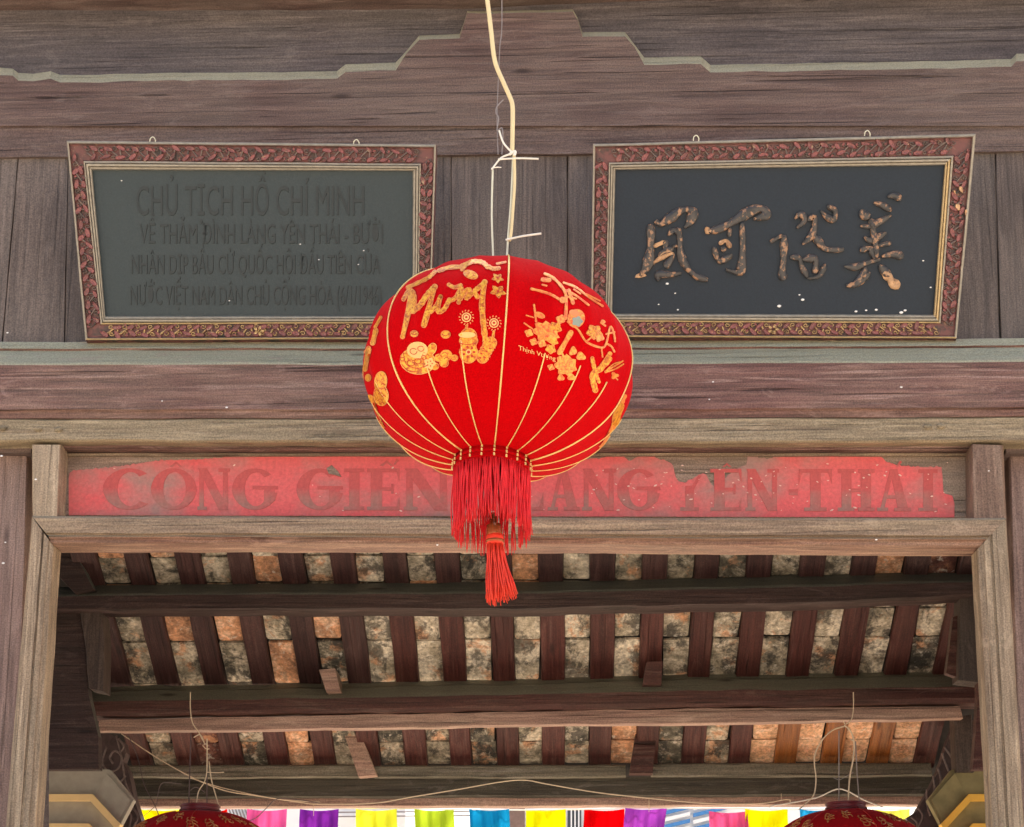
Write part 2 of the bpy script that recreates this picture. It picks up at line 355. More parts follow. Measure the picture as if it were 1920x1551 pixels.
M['amber'] = plain('amber_bead', (.35, .10, .03), .25, .3)
M['goldrib'] = plain('gold_rib_tape', (.85, .58, .20), .35, .25, .2, 40, bmp=0)
def printmat(name, a, b, c):
    m, nt, p = nodes(name)
    n = noi(nt, coords(nt, (1, 1, 1), False), 95, 3, .6, 1.0)
    nt.links.new(ramp(nt, n, [(.36, a), (.48, b), (.6, c)]), p.inputs['Base Color'])
    p.inputs['Roughness'].default_value = .35; p.inputs['Metallic'].default_value = .15; return m
M['pgold'] = printmat('gold_print', (.42, .08, .003), (.70, .23, .006), (.82, .42, .03))
M['porange'] = printmat('orange_print', (.85, .10, .03), (.9, .24, .03), (.95, .38, .06))
M['pline'] = plain('print_outline', (.82, .24, .07), .4, var=.1, bmp=0)
M['pline2'] = plain('print_outline_pale', (.92, .50, .16), .4, var=.1, bmp=0)
M['pred'] = plain('print_red_line', (.5, .03, .01), .6, var=.1, bmp=0)
M['pgrey'] = plain('print_silver', (.30, .33, .25), .4, var=.3)
M['pdull'] = printmat('dull_gold_print', (.30, .05, .02), (.45, .17, .05), (.6, .28, .09))
def flagmat(name, col):
    m, nt, p = nodes(name); nt.nodes.remove(p)
    o = [x for x in nt.nodes if x.type == 'OUTPUT_MATERIAL'][0]
    d = nt.nodes.new('ShaderNodeBsdfDiffuse'); t = nt.nodes.new('ShaderNodeBsdfTranslucent'); mx = nt.nodes.new('ShaderNodeMixShader')
    n = noi(nt, coords(nt, (1, 1, 1)), 12, 3, .5); col = tuple(x**1.5*.8 for x in col); c = mix(nt, n, tuple(x*.8 for x in col), col)
    nt.links.new(c, d.inputs[0]); nt.links.new(c, t.inputs[0]); mx.inputs[0].default_value = .25
    nt.links.new(d.outputs[0], mx.inputs[1]); nt.links.new(t.outputs[0], mx.inputs[2]); nt.links.new(mx.outputs[0], o.inputs[0]); return m

# ------------------------------------------------------------------ ground
bm = bmesh.new(); bmesh.ops.create_grid(bm, x_segments=1, y_segments=1, size=400)
g = obj('ground', bm, M['ground']); tag(g, 'pale paved ground of the courtyard and lane', kind='structure')

# ------------------------------------------------------------------ the timber gate wall
gate = thing('gatehouse', 'old timber gatehouse wall and doorway behind the big red lantern', 'gatehouse', (0, 5, 0))
XL, XR = -700, 2620
bm = bmesh.new(); S = wall(5.14)          # closed backing above the door and at its sides
for pts in ([(XL, -420), (XR, -420), (XR, 1000), (XL, 1000)], [(XL, 1000), (70, 1000), (70, 2950), (XL, 2950)], [(1885, 1000), (XR, 1000), (XR, 2950), (1885, 2950)]):
    prism(bm, S, pts, 0, .12)
obj('backing_wall', bm, M['upper'], gate)
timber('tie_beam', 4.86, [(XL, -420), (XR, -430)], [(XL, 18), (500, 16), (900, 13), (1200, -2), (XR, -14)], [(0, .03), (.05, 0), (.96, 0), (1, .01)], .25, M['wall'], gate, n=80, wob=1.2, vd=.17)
timber('recessed_board', 5.05, [(XL, -5), (XR, -30)], [(XL, 160), (XR, 150)], FLAT, .08, M['upper'], gate, n=50, label='dark recessed board above the stepped beam')
# the stepped beam: face below, worn pale chamfer along its cut edge
prof_top = [(XL, 122), (-200, 126), (0, 127), (24, 129), (34, 137), (62, 139), (95, 134), (112, 140), (160, 141), (300, 137), (480, 136), (632, 134), (648, 121), (742, 117), (762, 96), (786, 67), (862, 64), (868, 48), (876, 22),
            (1074, 18), (1083, 34), (1092, 61), (1172, 60), (1190, 84), (1208, 108), (1314, 106), (1332, 122), (1500, 119), (1700, 116), (1896, 111), (1906, 101), (2000, 100), (XR, 92)]
front = [(x, y+(14 if (x < 745 or x > 1205) else 8 if 785 <= x <= 865 or 1090 <= x <= 1175 else 4)) for x, y in prof_top]
bm = bmesh.new(); Sb = wall(4.98); cuts = []
def dense(P, step=22):
    out = []
    for a, b in zip(P, P[1:]):
        k = max(1, int(math.hypot(b[0]-a[0], b[1]-a[1])/step))
        out += [(a[0]+(b[0]-a[0])*i/k, a[1]+(b[1]-a[1])*i/k) for i in range(k)]
    return out+[P[-1]]
pt = dense(prof_top); pf = dense(front)
m_ = min(len(pt), len(pf)); tmap = [(prof_top, front)]
rows = []
nseg = []
for (a, b), (c, d) in zip(zip(prof_top, prof_top[1:]), zip(front, front[1:])):
    k = max(1, int(math.hypot(b[0]-a[0], b[1]-a[1])/25))
    for i in range(k):
        t = i/k; nseg.append(((a[0]+(b[0]-a[0])*t, a[1]+(b[1]-a[1])*t), (c[0]+(d[0]-c[0])*t, c[1]+(d[1]-c[1])*t)))
nseg.append((prof_top[-1], front[-1]))
prev = None
for (a, c) in nseg:
    w = noise.noise(Vector((a[0]*.02, 3, 1)))*1.6; w2 = noise.noise(Vector((a[0]*.03, 9, 1)))*2.2
    yb = 291+(a[0]-960)*-.006+noise.noise(Vector((a[0]*.01, 5, 2)))*1.5
    v = [Sb(a[0], a[1]+w, .10), Sb(a[0], a[1]+w, .05), Sb(c[0], c[1]+w+w2, 0), Sb(c[0], (c[1]*.45+236*.55), 0), Sb(c[0], 236, 0), Sb(c[0], 239, .008), Sb(c[0], yb-2, .008), Sb(c[0], yb, .014)]
    v.append(v[-1]+Vector((0, .15, 0)))
    vv = [bm.verts.new(q) for q in v]
    if prev:
        for k in range(len(vv)-1): bm.faces.new((prev[k], prev[k+1], vv[k+1], vv[k]))
    prev = vv
M['carvedbeam'] = M['wall']
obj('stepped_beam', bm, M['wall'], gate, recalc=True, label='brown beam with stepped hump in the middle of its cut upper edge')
# planks behind the plaques
joints = [(XL, XL), (-420, -440), (-190, -205), (36, 4), (128, 121), (330, 330), (560, 560), (846, 846), (1064, 1065), (1300, 1300), (1560, 1560), (1866, 1876), (2110, 2120), (2350, 2360), (XR, XR)]
for (a, b), (c, d) in zip(joints, joints[1:]):
    timber('plank', 5.0+random.uniform(-.0015, .0015), [(a+.5, 285), (b+.5, 645)], [(c-.5, 285), (d-.5, 645)], [(0, .004), (.006, 0), (.994, 0), (1, .004)], .06, M['plank'], gate, n=12, wob=.8)
# sill beam and the beams over the sign
HB = 145.0
def tb(y): return (y-640)/HB
profB = [(0, .105), (tb(653), .075), (tb(657), .082), (tb(660), .07), (tb(680), .004), (tb(684), 0), (tb(768), 0), (tb(772), .012), (tb(776), .012), (1, .016)]
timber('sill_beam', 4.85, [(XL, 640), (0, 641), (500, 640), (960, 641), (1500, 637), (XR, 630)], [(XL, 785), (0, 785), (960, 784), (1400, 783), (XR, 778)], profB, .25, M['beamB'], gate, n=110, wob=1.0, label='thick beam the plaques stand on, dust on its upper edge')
profC = [(0, .01), (.06, 0), (.9, 0), (1, .008)]
timber('upper_lintel', 4.865, [(XL, 786), (960, 785), (XR, 779)], [(XL, 834), (0, 834), (60, 832), (1000, 836), (XR, 832)], profC, .2, M['beamC'], gate, n=90, wob=1.3, vd=.02)
timber('panel_head', 4.91, [(120, 834), (1820, 834)], [(120, 850), (1820, 850)], [(0, 0), (.7, 0), (.8, .012), (1, .014)], .12, M['beamB'], gate, n=60, wob=.7, vd=.03)
timber('stile', 4.865, [(60, 834), (62, 970)], [(116, 834), (110, 968)], [(0, .006), (.04, 0), (.93, 0), (1, .02)], .16, M['frameZ'], gate, n=12)
timber('stile', 4.865, [(1822, 833), (1824, 972)], [(1882, 835), (1887, 972)], [(0, .006), (.04, 0), (.93, 0), (1, .02)], .16, M['frameZ2'], gate, n=12)
# door frame: head and jambs with the same moulding, mitred
timber('frame_head', 4.85, [(60, 968), (960, 971), (1887, 972)], [(118, 1039), (960, 1040), (1818, 1046)], [(0, .012), (.05, 0), (.44, 0), (.47, .008), (.5, .008), (.53, .0)], .10, M['frameX'], gate, n=90, wob=1.0)
timber('frame_head_edge', 4.85, [(91, 1006), (960, 1008), (1850, 1010)], [(118, 1039), (960, 1040), (1818, 1046)], [(0, .002), (.2, .004), (.35, .012), (.8, .012), (1, .016)], .12, M['frameR'], gate, n=90, wob=1.0, vd=.12)
def jambprof(): return [(0, .02), (.05, .003), (.1, .0), (.48, 0), (.5, .008), (.55, .008), (.58, .002), (.78, .004), (.8, .012), (1, .02)]
timber('jamb', 4.85, [(60, 969), (10, 1551), (-100, 2880)], [(118, 1040), (85, 1551), (0, 2880)], jambprof(), .10, M['frameZ'], gate, n=60, wob=.9, vd=.10, label='bleached left jamb of the doorway')
timber('jamb', 4.85, [(1818, 1046), (1846, 1551), (1915, 2880)], [(1887, 973), (1920, 1551), (2005, 2880)], [(1-t, d) for t, d in jambprof()][::-1], .10, M['frameZ'], gate, n=60, wob=.9, vd=.10, label='cracked right jamb of the doorway')
# side walls beside the frame
for x0, x1 in ((XL, -420), (-418, -150), (-148, 54)):
    timber('side_board', 4.965, [(x0, 846), (x0, 2950)], [(x1, 846), (x1-(60 if x1 > 0 else 0), 2950)], [(0, .01), (.02, 0), (.98, 0), (1, .01)], .1, M['side'], gate, n=24)
for x0, x1 in ((1890, 2130), (2132, 2380), (2382, XR)):
    timber('side_board', 4.965, [(x0, 846), (x0+(60 if x0 < 1900 else 0), 2950)], [(x1, 846), (x1, 2950)], [(0, .01), (.02, 0), (.98, 0), (1, .01)], .1, M['side'], gate, n=24)
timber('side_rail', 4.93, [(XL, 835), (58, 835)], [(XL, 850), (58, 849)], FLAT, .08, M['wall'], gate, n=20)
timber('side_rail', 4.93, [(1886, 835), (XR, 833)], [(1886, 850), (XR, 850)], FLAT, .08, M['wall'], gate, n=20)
# wooden pegs showing on the upper lintel
for x, y in ((1740, 800), (1765, 799), (5, 803), (72, 804), (110, 805)):
    bm = bmesh.new(); c = W(x, y, 4.862)
    bmesh.ops.create_icosphere(bm, subdivisions=2, radius=.011, matrix=Matrix.Translation(c) @ Matrix.Diagonal((1.3, .5, .8, 1)))
    obj('peg', bm, M['beamC'], gate, smooth=True)
# droppings and paint flecks on the timbers
bm = bmesh.new()
for x, y in ((3, 855), (67, 899), (10, 1017), (6, 1056), (304, 752), (1337, 716), (1690, 726), (1330, 749), (14, 624), (1854, 883), (1643, 1012), (425, 764), (820, 1022)):
    c = W(x, y, 4.838)
    for k in range(1): bmesh.ops.create_icosphere(bm, subdivisions=1, radius=random.uniform(.0022, .0042), matrix=Matrix.Translation(c) @ Matrix.Diagonal((1.3, .5, .8, 1)))
tag(obj('fleck', bm, M['speck'], gate), kind='stuff')

# ------------------------------------------------------------------ sign panel with its lettering
sign = thing('name_board', 'long name board in faded red paint with carved serif lettering over the doorway', 'sign', W(960, 966, 4.97))
timber('board', 4.955, [(114, 852), (1822, 850)], [(114, 970), (1822, 974)], FLAT, .05, M['panel'], sign, n=40)
timber('edge_bead', 4.945, [(116, 850), (1822, 850)], [(116, 855), (1822, 855)], [(0, 0), (1, 0)], .02, M['frameX'], sign, n=40)
timber('edge_bead', 4.945, [(113, 856), (110, 968)], [(124, 856), (121, 968)], [(0, 0), (.5, 0), (1, .01)], .02, M['post'], sign, n=8)
timber('edge_bead', 4.945, [(1811, 856), (1815, 972)], [(1823, 856), (1825, 972)], [(0, .01), (.5, 0), (1, 0)], .02, M['frameZ'], sign, n=8)
top = [(128, 900), (131, 886), (140, 882), (190, 878), (240, 872), (300, 863), (360, 862), (418, 858), (432, 853), (470, 851), (520, 855), (560, 851), (700, 852), (860, 853), (1000, 856), (1090, 862), (1118, 859), (1125, 861), (1132, 857), (1168, 855),
       (1176, 862), (1184, 864), (1190, 859), (1200, 855), (1222, 853), (1232, 860), (1250, 864), (1262, 872), (1266, 893), (1272, 903), (1282, 905), (1300, 897), (1316, 887), (1324, 890), (1330, 902), (1340, 915), (1350, 908), (1362, 893), (1380, 880), (1400, 870),
       (1402, 853), (1410, 853), (1424, 859), (1446, 860), (1456, 855), (1560, 856), (1650, 855), (1662, 866), (1682, 872), (1700, 874), (1730, 876), (1766, 875), (1769, 925), (1786, 930), (1791, 950)]
def ytop(x):
    y = 0
    for a, b in zip(top, top[1:]):
        if a[0] <= x <= b[0]: y = a[1]+(b[1]-a[1])*(x-a[0])/max(b[0]-a[0], 1e-6)
    return y+noise.noise(Vector((x*.17, 0, 0)))*2.6+noise.noise(Vector((x*.55, 0, 4)))*1.6
bm = bmesh.new(); Ss = wall(4.953); prev = None
x = 129.0
while x <= 1790:
    yt = ytop(x); yb = 966+(x-130)*.0025+noise.noise(Vector((x*.1, 1, 8)))*.8
    row = [bm.verts.new(Ss(x, yt)), bm.verts.new(Ss(x, yb))]
    if prev: bm.faces.new((prev[0], prev[1], row[1], row[0]))
    prev = row; x += 1.9
r_ = bmesh.ops.extrude_face_region(bm, geom=bm.faces[:]); bmesh.ops.translate(bm, verts=[v for v in r_['geom'] if isinstance(v, bmesh.types.BMVert)], vec=(0, .0015, 0))
obj('paint_field', bm, M['paint'], sign)
# slab serif letters, unit box, y down
def arc(cx, cy, rx, ry, a0, a1, n=14): return [(cx+rx*math.cos(math.radians(a0+(a1-a0)*i/n)), cy+ry*math.sin(math.radians(a0+(a1-a0)*i/n))) for i in range(n+1)]
def ringpoly(a0, a1):
    return arc(.5, .5, .5, .5, a0, a1, 22)+arc(.52, .5, .25, .41, a1, a0, 22)
def box(x0, y0, x1, y1): return [(x0, y0), (x1, y0), (x1, y1), (x0, y1)]
s = .085
GL = {
 'C': [ringpoly(-48, -315)+[]],
 'O': [ringpoly(0, -180), ringpoly(180, 0)],
 'G': [ringpoly(-45, -350), box(.45, .42, 1.0, .42+s), [(.70, .5), (.93, .5), (.93, .78), (.70, .86)]],
 'N': [box(.06, 0, .2, 1), box(.80, 0, .95, 1), [(.02, 0), (.30, 0), (.97, 1), (.68, 1)], box(0, 1-s, .30, 1), box(.66, 0, 1.02, s)],
 'I': [box(.25, s, .75, 1-s), box(0, 0, 1, s), box(0, 1-s, 1, 1)],
 'E': [box(.12, s, .45, 1-s), box(0, 0, .97, s), box(0, 1-s, .97, 1), box(.45, .45, .75, .45+s), [(.88, s), (.97, s), (.97, .32)], [(.88, 1-s), (.97, 1-s), (.97, .68)], box(.72, .36, .79, .6)],
 'L': [box(.12, s, .45, 1-s), box(0, 0, .6, s), box(0, 1-s, 1, 1), [(.88, 1-s), (1, 1-s), (1, .55)]],
 'A': [[(.40, 0), (.62, 0), (.95, 1-s), (.62, 1-s)], [(.40, 0), (.48, .12), (.22, 1-s), (.10, 1-s)], box(.27, .62, .68, .62+s), box(0, 1-s, .33, 1), box(.52, 1-s, 1.04, 1)],
 'Y': [box(.34, .40, .66, 1-s), [(.82, .16), (.94, .16), (.66, .5), (.50, .5)], box(.15, 1-s, .85, 1)],
 'T': [box(.34, s, .66, 1-s), box(0, 0, 1, s), box(.16, 1-s, .84, 1), [(0, s), (.1, s), (0, .36)], [(.9, s), (1, s), (1, .36)]],
 'H': [box(.10, s, .37, 1-s), box(.63, s, .90, 1-s), box(.37, .46, .63, .46+s), box(0, 0, .45, s), box(.55, 0, 1, s), box(0, 1-s, .45, 1), box(.55, 1-s, 1, 1)],
 '-': [box(0, .48, 1, .62)],
 '^': [[(0, 1), (.5, 0), (.5, .45), (.25, 1)], [(.5, 0), (1, 1), (.75, 1), (.5, .45)]],
 '/': [[(0, 1), (.6, 0), (1, .2), (.3, 1)]],
 '\\': [[(0, .2), (.4, 0), (1, 1), (.7, 1)]],
}
LET = [('C', 193, 292), ('O', 283, 368), ('N', 370, 430), ('G', 435, 521), ('G', 556, 643), ('I', 645, 683), ('E', 688, 751), ('N', 757, 842), ('G', 850, 935), ('L', 955, 1019), ('A', 1027, 1085), ('N', 1091, 1154), ('G', 1157, 1238),
       ('Y', 1268, 1318), ('E', 1332, 1392), ('N', 1398, 1460), ('-', 1479, 1496), ('T', 1498, 1560), ('H', 1571, 1640), ('A', 1645, 1706), ('I', 1722, 1758)]
def glyph(ch, x0, x1, y0, y1, S, mat, parent, name, th=.0012):
    bm = bmesh.new()
    for j, poly in enumerate(GL[ch]):
        P = [(x0+(x1-x0)*a+noise.noise(Vector((x0+a*9, b*7, 1)))*.7, y0+(y1-y0)*b+noise.noise(Vector((x0+a*9, b*7, 5)))*.7) for a, b in poly]
        q = [bm.verts.new(S(x, y, -.0001*j)) for x, y in P]
        try: fc = bm.faces.new(q)
        except ValueError: continue
        b2 = [bm.verts.new(v.co+Vector((0, th, 0))) for v in q]
        for i in range(len(q)): bm.faces.new((q[i], b2[i], b2[(i+1) % len(q)], q[(i+1) % len(q)]))
    return obj(name, bm, mat, parent)
Sl = wall(4.9515)
for ch, a, b in LET: glyph(ch, a, b, 878+(a-200)*.0012, 956+(a-200)*.0018, Sl, M['letter'], sign, 'letter')
for ch, a, b, c, d in (('^', 318, 342, 865, 875), ('^', 712, 738, 863, 873), ('/', 738, 748, 860, 871), ('\\', 1046, 1060, 862, 872), ('^', 1354, 1372, 868, 876), ('/', 1680, 1692, 864, 875)):
    glyph(ch, a, b, c, d, Sl, M['letter'], sign, 'accent')
bm = bmesh.new()      # flakes and droppings
for i in range(95):
    x = random.uniform(1100, 1780) if i < 80 else random.uniform(140, 1100); y = random.uniform(864, 962)
    c = W(x, y, 4.9505); bmesh.ops.create_icosphere(bm, subdivisions=1, radius=random.choice([.002, .003, .003, .0045]), matrix=Matrix.Translation(c) @ Matrix.Rotation(random.uniform(-.6, .6), 4, 'Y') @ Matrix.Diagonal((random.uniform(.8, 1.7), .25, .6, 1)))
tag(obj('fleck', bm, plain('pink_fleck', (.75, .5, .4), .8, var=.3), sign), kind='stuff')
bm = bmesh.new(); prism(bm, wall(4.949), [(612, 878), (622, 872), (634, 884), (640, 894), (626, 890), (616, 888)], 0, .004); obj('torn_patch', bm, M['panel'], sign)

# ------------------------------------------------------------------ plaques
def text_mesh(txt, bold=0.0):
    c = bpy.data.curves.new('t', 'FONT'); c.body = txt; c.resolution_u = 3; c.offset = bold
    o = bpy.data.objects.new('t', c); COL.objects.link(o)
    bpy.context.view_layer.update(); dg = bpy.context.evaluated_depsgraph_get(); me = o.evaluated_get(dg).to_mesh()
    V = [(v.co.x, v.co.y) for v in me.vertices]; Fc = [tuple(p.vertices) for p in me.polygons]
    o.evaluated_get(dg).to_mesh_clear(); COL.objects.unlink(o); bpy.data.objects.remove(o); bpy.data.curves.remove(c)
    return V, Fc
def text_to(bm, txt, S, x0, x1, y0, y1, off, th, shear=0):
    V, Fc = text_mesh(txt, 0)
    if not V: return
    ax = min(v[0] for v in V); bx = max(v[0] for v in V); cap = .70
    q = [bm.verts.new(S(x0+(x1-x0)*(v[0]-ax)/(bx-ax), y1-(y1-y0)*v[1]/cap+shear*(v[0]-ax)/(bx-ax), off)) for v in V]
    fs = []
    for f in Fc:
        try: fs.append(bm.faces.new([q[i] for i in f]))
        except ValueError: pass
    if th:
        r = bmesh.ops.extrude_face_region(bm, geom=fs); bmesh.ops.translate(bm, verts=[v for v in r['geom'] if isinstance(v, bmesh.types.BMVert)], vec=(0, -th, 0))
def quadmap(Q):                         # unit square -> measured quadrilateral (TL,TR,BR,BL), bilinear
    def f(s, t):
        a = Vector(Q[0]).lerp(Vector(Q[1]), s); b = Vector(Q[3]).lerp(Vector(Q[2]), s); return a.lerp(b, t)
    return f
def leaf(bm, S, c, dirv, ln, wd, h, px=1):
    d = Vector(dirv).normalized(); n = Vector((-d.y, d.x)); rim = []
    for i in range(10):
        a = 2*math.pi*i/10; rr = 1-.25*abs(math.sin(a*1.5)); p = Vector(c)+d*math.cos(a)*ln*.5*rr+n*math.sin(a)*wd*.5*rr
        rim.append(bm.verts.new(S(p.x, p.y, 0)))
    mid = []
    for i in range(10):
        a = 2*math.pi*i/10; p = Vector(c)+d*math.cos(a)*ln*.32+n*math.sin(a)*wd*.32; mid.append(bm.verts.new(S(p.x, p.y, -h)))
    for i in range(10): bm.faces.new((rim[i], rim[(i+1) % 10], mid[(i+1) % 10], mid[i]))
    cc = bm.verts.new(S(c[0], c[1], -h*.7))
    for i in range(10): bm.faces.new((mid[i], mid[(i+1) % 10], cc))
def plaque(name, label, outer, inner, board, mat, Yt, Yb, gild_bottom, hooks):
    bc = (Vector(outer[2])+Vector(outer[3]))/2; tc = (Vector(outer[0])+Vector(outer[1]))/2
    Pb, Pt = W(bc.x, bc.y, Yb), W(tc.x, tc.y, Yt); upv = (Pt-Pb).normalized(); nrm = Vector((1, 0, 0)).cross(upv)
    if nrm.y > 0: nrm = -nrm
    S = plane(Pb, nrm); root = thing(name, label, 'plaque', Pb, 'plaques above the doorway')
    b = bmesh.new(); prism(b, S, [board[0], board[1], board[2], board[3]], .014, .03); o = obj('panel', b, mat, root)
    for k in range(4):
        A = [outer[k], outer[(k+1) % 4]]; B = [inner[k], inner[(k+1) % 4]]; C = [board[k], board[(k+1) % 4]]
        ga = k == 2
        timber('frame_rail', 0, A, B, [(0, .004), (.02, -.004), (.10, -.006), (.14, .002), (.2, .006), (.86, .006), (.9, .0), (.98, -.002), (1, .004)], .05, [M['carveBg'], M['silver'], M['gold'] if gild_bottom else M['silver']], root, n=24, wob=.35, S=S,
               mats=[1, 2 if ga else 1, 1, 0, 0, 0, 2 if ga else 1, 1, 0], label=None)
        timber('inner_moulding', 0, B, C, [(0, .004), (.15, -.004), (.4, -.004), (.5, .004), (.6, .0), (.85, .002), (1, .014)], .05, [M['silver'] if k != 1 or outer[0][0] < 900 else M['gold']] , root, n=20, wob=.25, S=S)
        # carved leaf scroll along this rail
        a0, a1, b0, b1 = Vector(A[0]), Vector(A[1]), Vector(B[0]), Vector(B[1]); L = (a1-a0).length; wdt = ((b0-a0).length+(b1-a1).length)*.5*.72
        nw = (b0-a0).length/1.414
        cnt = max(4, int(L/14)); bl = bmesh.new(); bv = bmesh.new(); rs = random.Random(int(L)+k)
        vine = []
        for i in range(cnt*5+1):
            s_ = (i/(cnt*5))*.94+.03; ph = i/5*math.pi; o_ = a0.lerp(a1, s_); i_ = b0.lerp(b1, s_); q = o_.lerp(i_, .52+.22*math.sin(ph)); vine.append(q)
        P = [S(q.x, q.y, .001) for q in vine]; tube(bv, P, [.0022+.0012*abs(math.sin(i*.63)) for i in range(len(P))], 5)
        for i in range(cnt):
            s_ = (i+.5)/cnt*.94+.03; o_ = a0.lerp(a1, s_); i_ = b0.lerp(b1, s_); side = -1 if i % 2 == 0 else 1
            q = o_.lerp(i_, .52-side*.19+rs.uniform(-.05, .05)); al = (a1-a0).normalized(); ac = (i_-o_).normalized()
            leaf(bl, lambda x, y, d: S(x, y, d+.004), (q.x, q.y), tuple(al*rs.uniform(.6, 1)+ac*side*rs.uniform(.1, .9)), rs.uniform(19, 27), rs.uniform(9, 13), .008)
            # curl
            cq = o_.lerp(i_, .55+side*.2)
            sp_ = [(cq.x+math.cos(u*.8+i)*(5.4-u*.45), cq.y+math.sin(u*.8+i)*(5.4-u*.45)*.8) for u in range(10)]
            tube(bv, [S(x, y, .002) for x, y in sp_], .0019, 4)
            if rs.random() < .5:
                leaf(bl, lambda x, y, d: S(x, y, d+.004), (cq.x+rs.uniform(-4, 4), cq.y+rs.uniform(-3, 3)), (rs.uniform(-1, 1), rs.uniform(-1, 1)), 9, 6, .006)
        obj('carved_leaves', bl, M['carveR'], root, smooth=False)
        obj('carved_vine', bv, M['vineG'] if (ga and gild_bottom) else M['vineD'], root, smooth=True)
        if k == 2:
            fl = bmesh.new(); q = (a0.lerp(a1, .5)+b0.lerp(b1, .5))/2
            for j in range(5):
                an = j*math.pi*2/5; leaf(fl, lambda x, y, d: S(x, y, d-.001), (q.x+math.cos(an)*7, q.y+math.sin(an)*6), (math.cos(an), math.sin(an)), 10, 7, .006)
            obj('carved_flower', fl, M['vineG'], root)
    for x, y in hooks:
        h = bmesh.new(); tube(h, smoothline([S(x-5, y+5, .0), S(x-4, y-2, 0), S(x+1, y-5, 0), S(x+5, y, 0), S(x+5, y+6, 0)], 4), .0016, 5); obj('hook', h, M['rodpale'], root)
    return root, S
OL = [(125, 264), (818, 271), (806, 636), (160, 638)]; IL = [(160, 306), (786, 311), (782, 603), (192, 605)]; BL_ = [(173, 319), (774, 321), (773, 592), (198, 593)]
pl, SL = plaque('plaque', 'dull green-black plaque with four lines of faint raised capitals, left of the lantern', OL, IL, BL_, M['lacq'], 4.70, 4.925, True, ((286, 262), (668, 267)))
OR_ = [(1112, 270), (1830, 251), (1794, 635), (1107, 632)]; IR_ = [(1145, 309), (1783, 297), (1760, 603), (1138, 600)]; BR_ = [(1154, 319), (1771, 310), (1750, 590), (1148, 588)]
pr, SR = plaque('plaque', 'blue-black plaque with four brush characters in relief, right of the lantern', OR_, IR_, BR_, M['lacq2'], 4.70, 4.925, True, ((1305, 259), (1626, 250)))
for i, (txt, x0, x1, y0, y1) in enumerate((('CHỦ TỊCH HỒ CHÍ MINH', 256, 683, 348, 404), ('VỀ THĂM ĐÌNH LÀNG YÊN THÁI - BƯỞI', 262, 718, 420, 457), ('NHÂN DỊP BẦU CỬ QUỐC HỘI ĐẦU TIÊN CỦA', 247, 713, 478, 514), ('NƯỚC VIỆT NAM DÂN CHỦ CỘNG HÒA (6/1/1946)', 245, 716, 536, 572))):
    bm = bmesh.new(); text_to(bm, txt, SL, x0, x1, y0, y1, .0138, .0022); obj('text_line', bm, M['lacqT'], pl)
def stroke(bm, S, pts, w, h, conv, taper=True):
    P = [Vector(conv(p)) for p in pts]; P = [Vector((p.x, p.y, 0)) for p in P]; P = smoothline(P, 5) if len(P) > 2 else [P[0].lerp(P[1], i/5) for i in range(6)]
    n = len(P); prev = None; first = None
    for i, p in enumerate(P):
        t = (P[min(i+1, n-1)]-P[max(i-1, 0)]); t = t.normalized() if t.length > 0 else Vector((1, 0, 0)); nn = Vector((-t.y, t.x, 0))
        e = min(i, n-1-i)/max(1, n-1); ww = w*(.35+.65*min(1, e*5))*(1+.28*math.sin(i*.55+pts[0][0]))
        row = [bm.verts.new(S(p.x+nn.x*ww*k, p.y+nn.y*ww*k, d_)) for k, d_ in ((-.5, .0135), (-.38, .0135-h), (0, .0135-h*.55), (.38, .0135-h), (.5, .0135))]
        if prev:
            for k in range(4): bm.faces.new((prev[k], prev[k+1], row[k+1], row[k]))
        else: bm.faces.new(row)
        prev = row
    bm.faces.new(prev)
z3 = lambda p: (1180+p[0]/7.385, 350+p[1]/7.385); z4 = lambda p: (1430+p[0]/6.62, 350+p[1]/6.62)
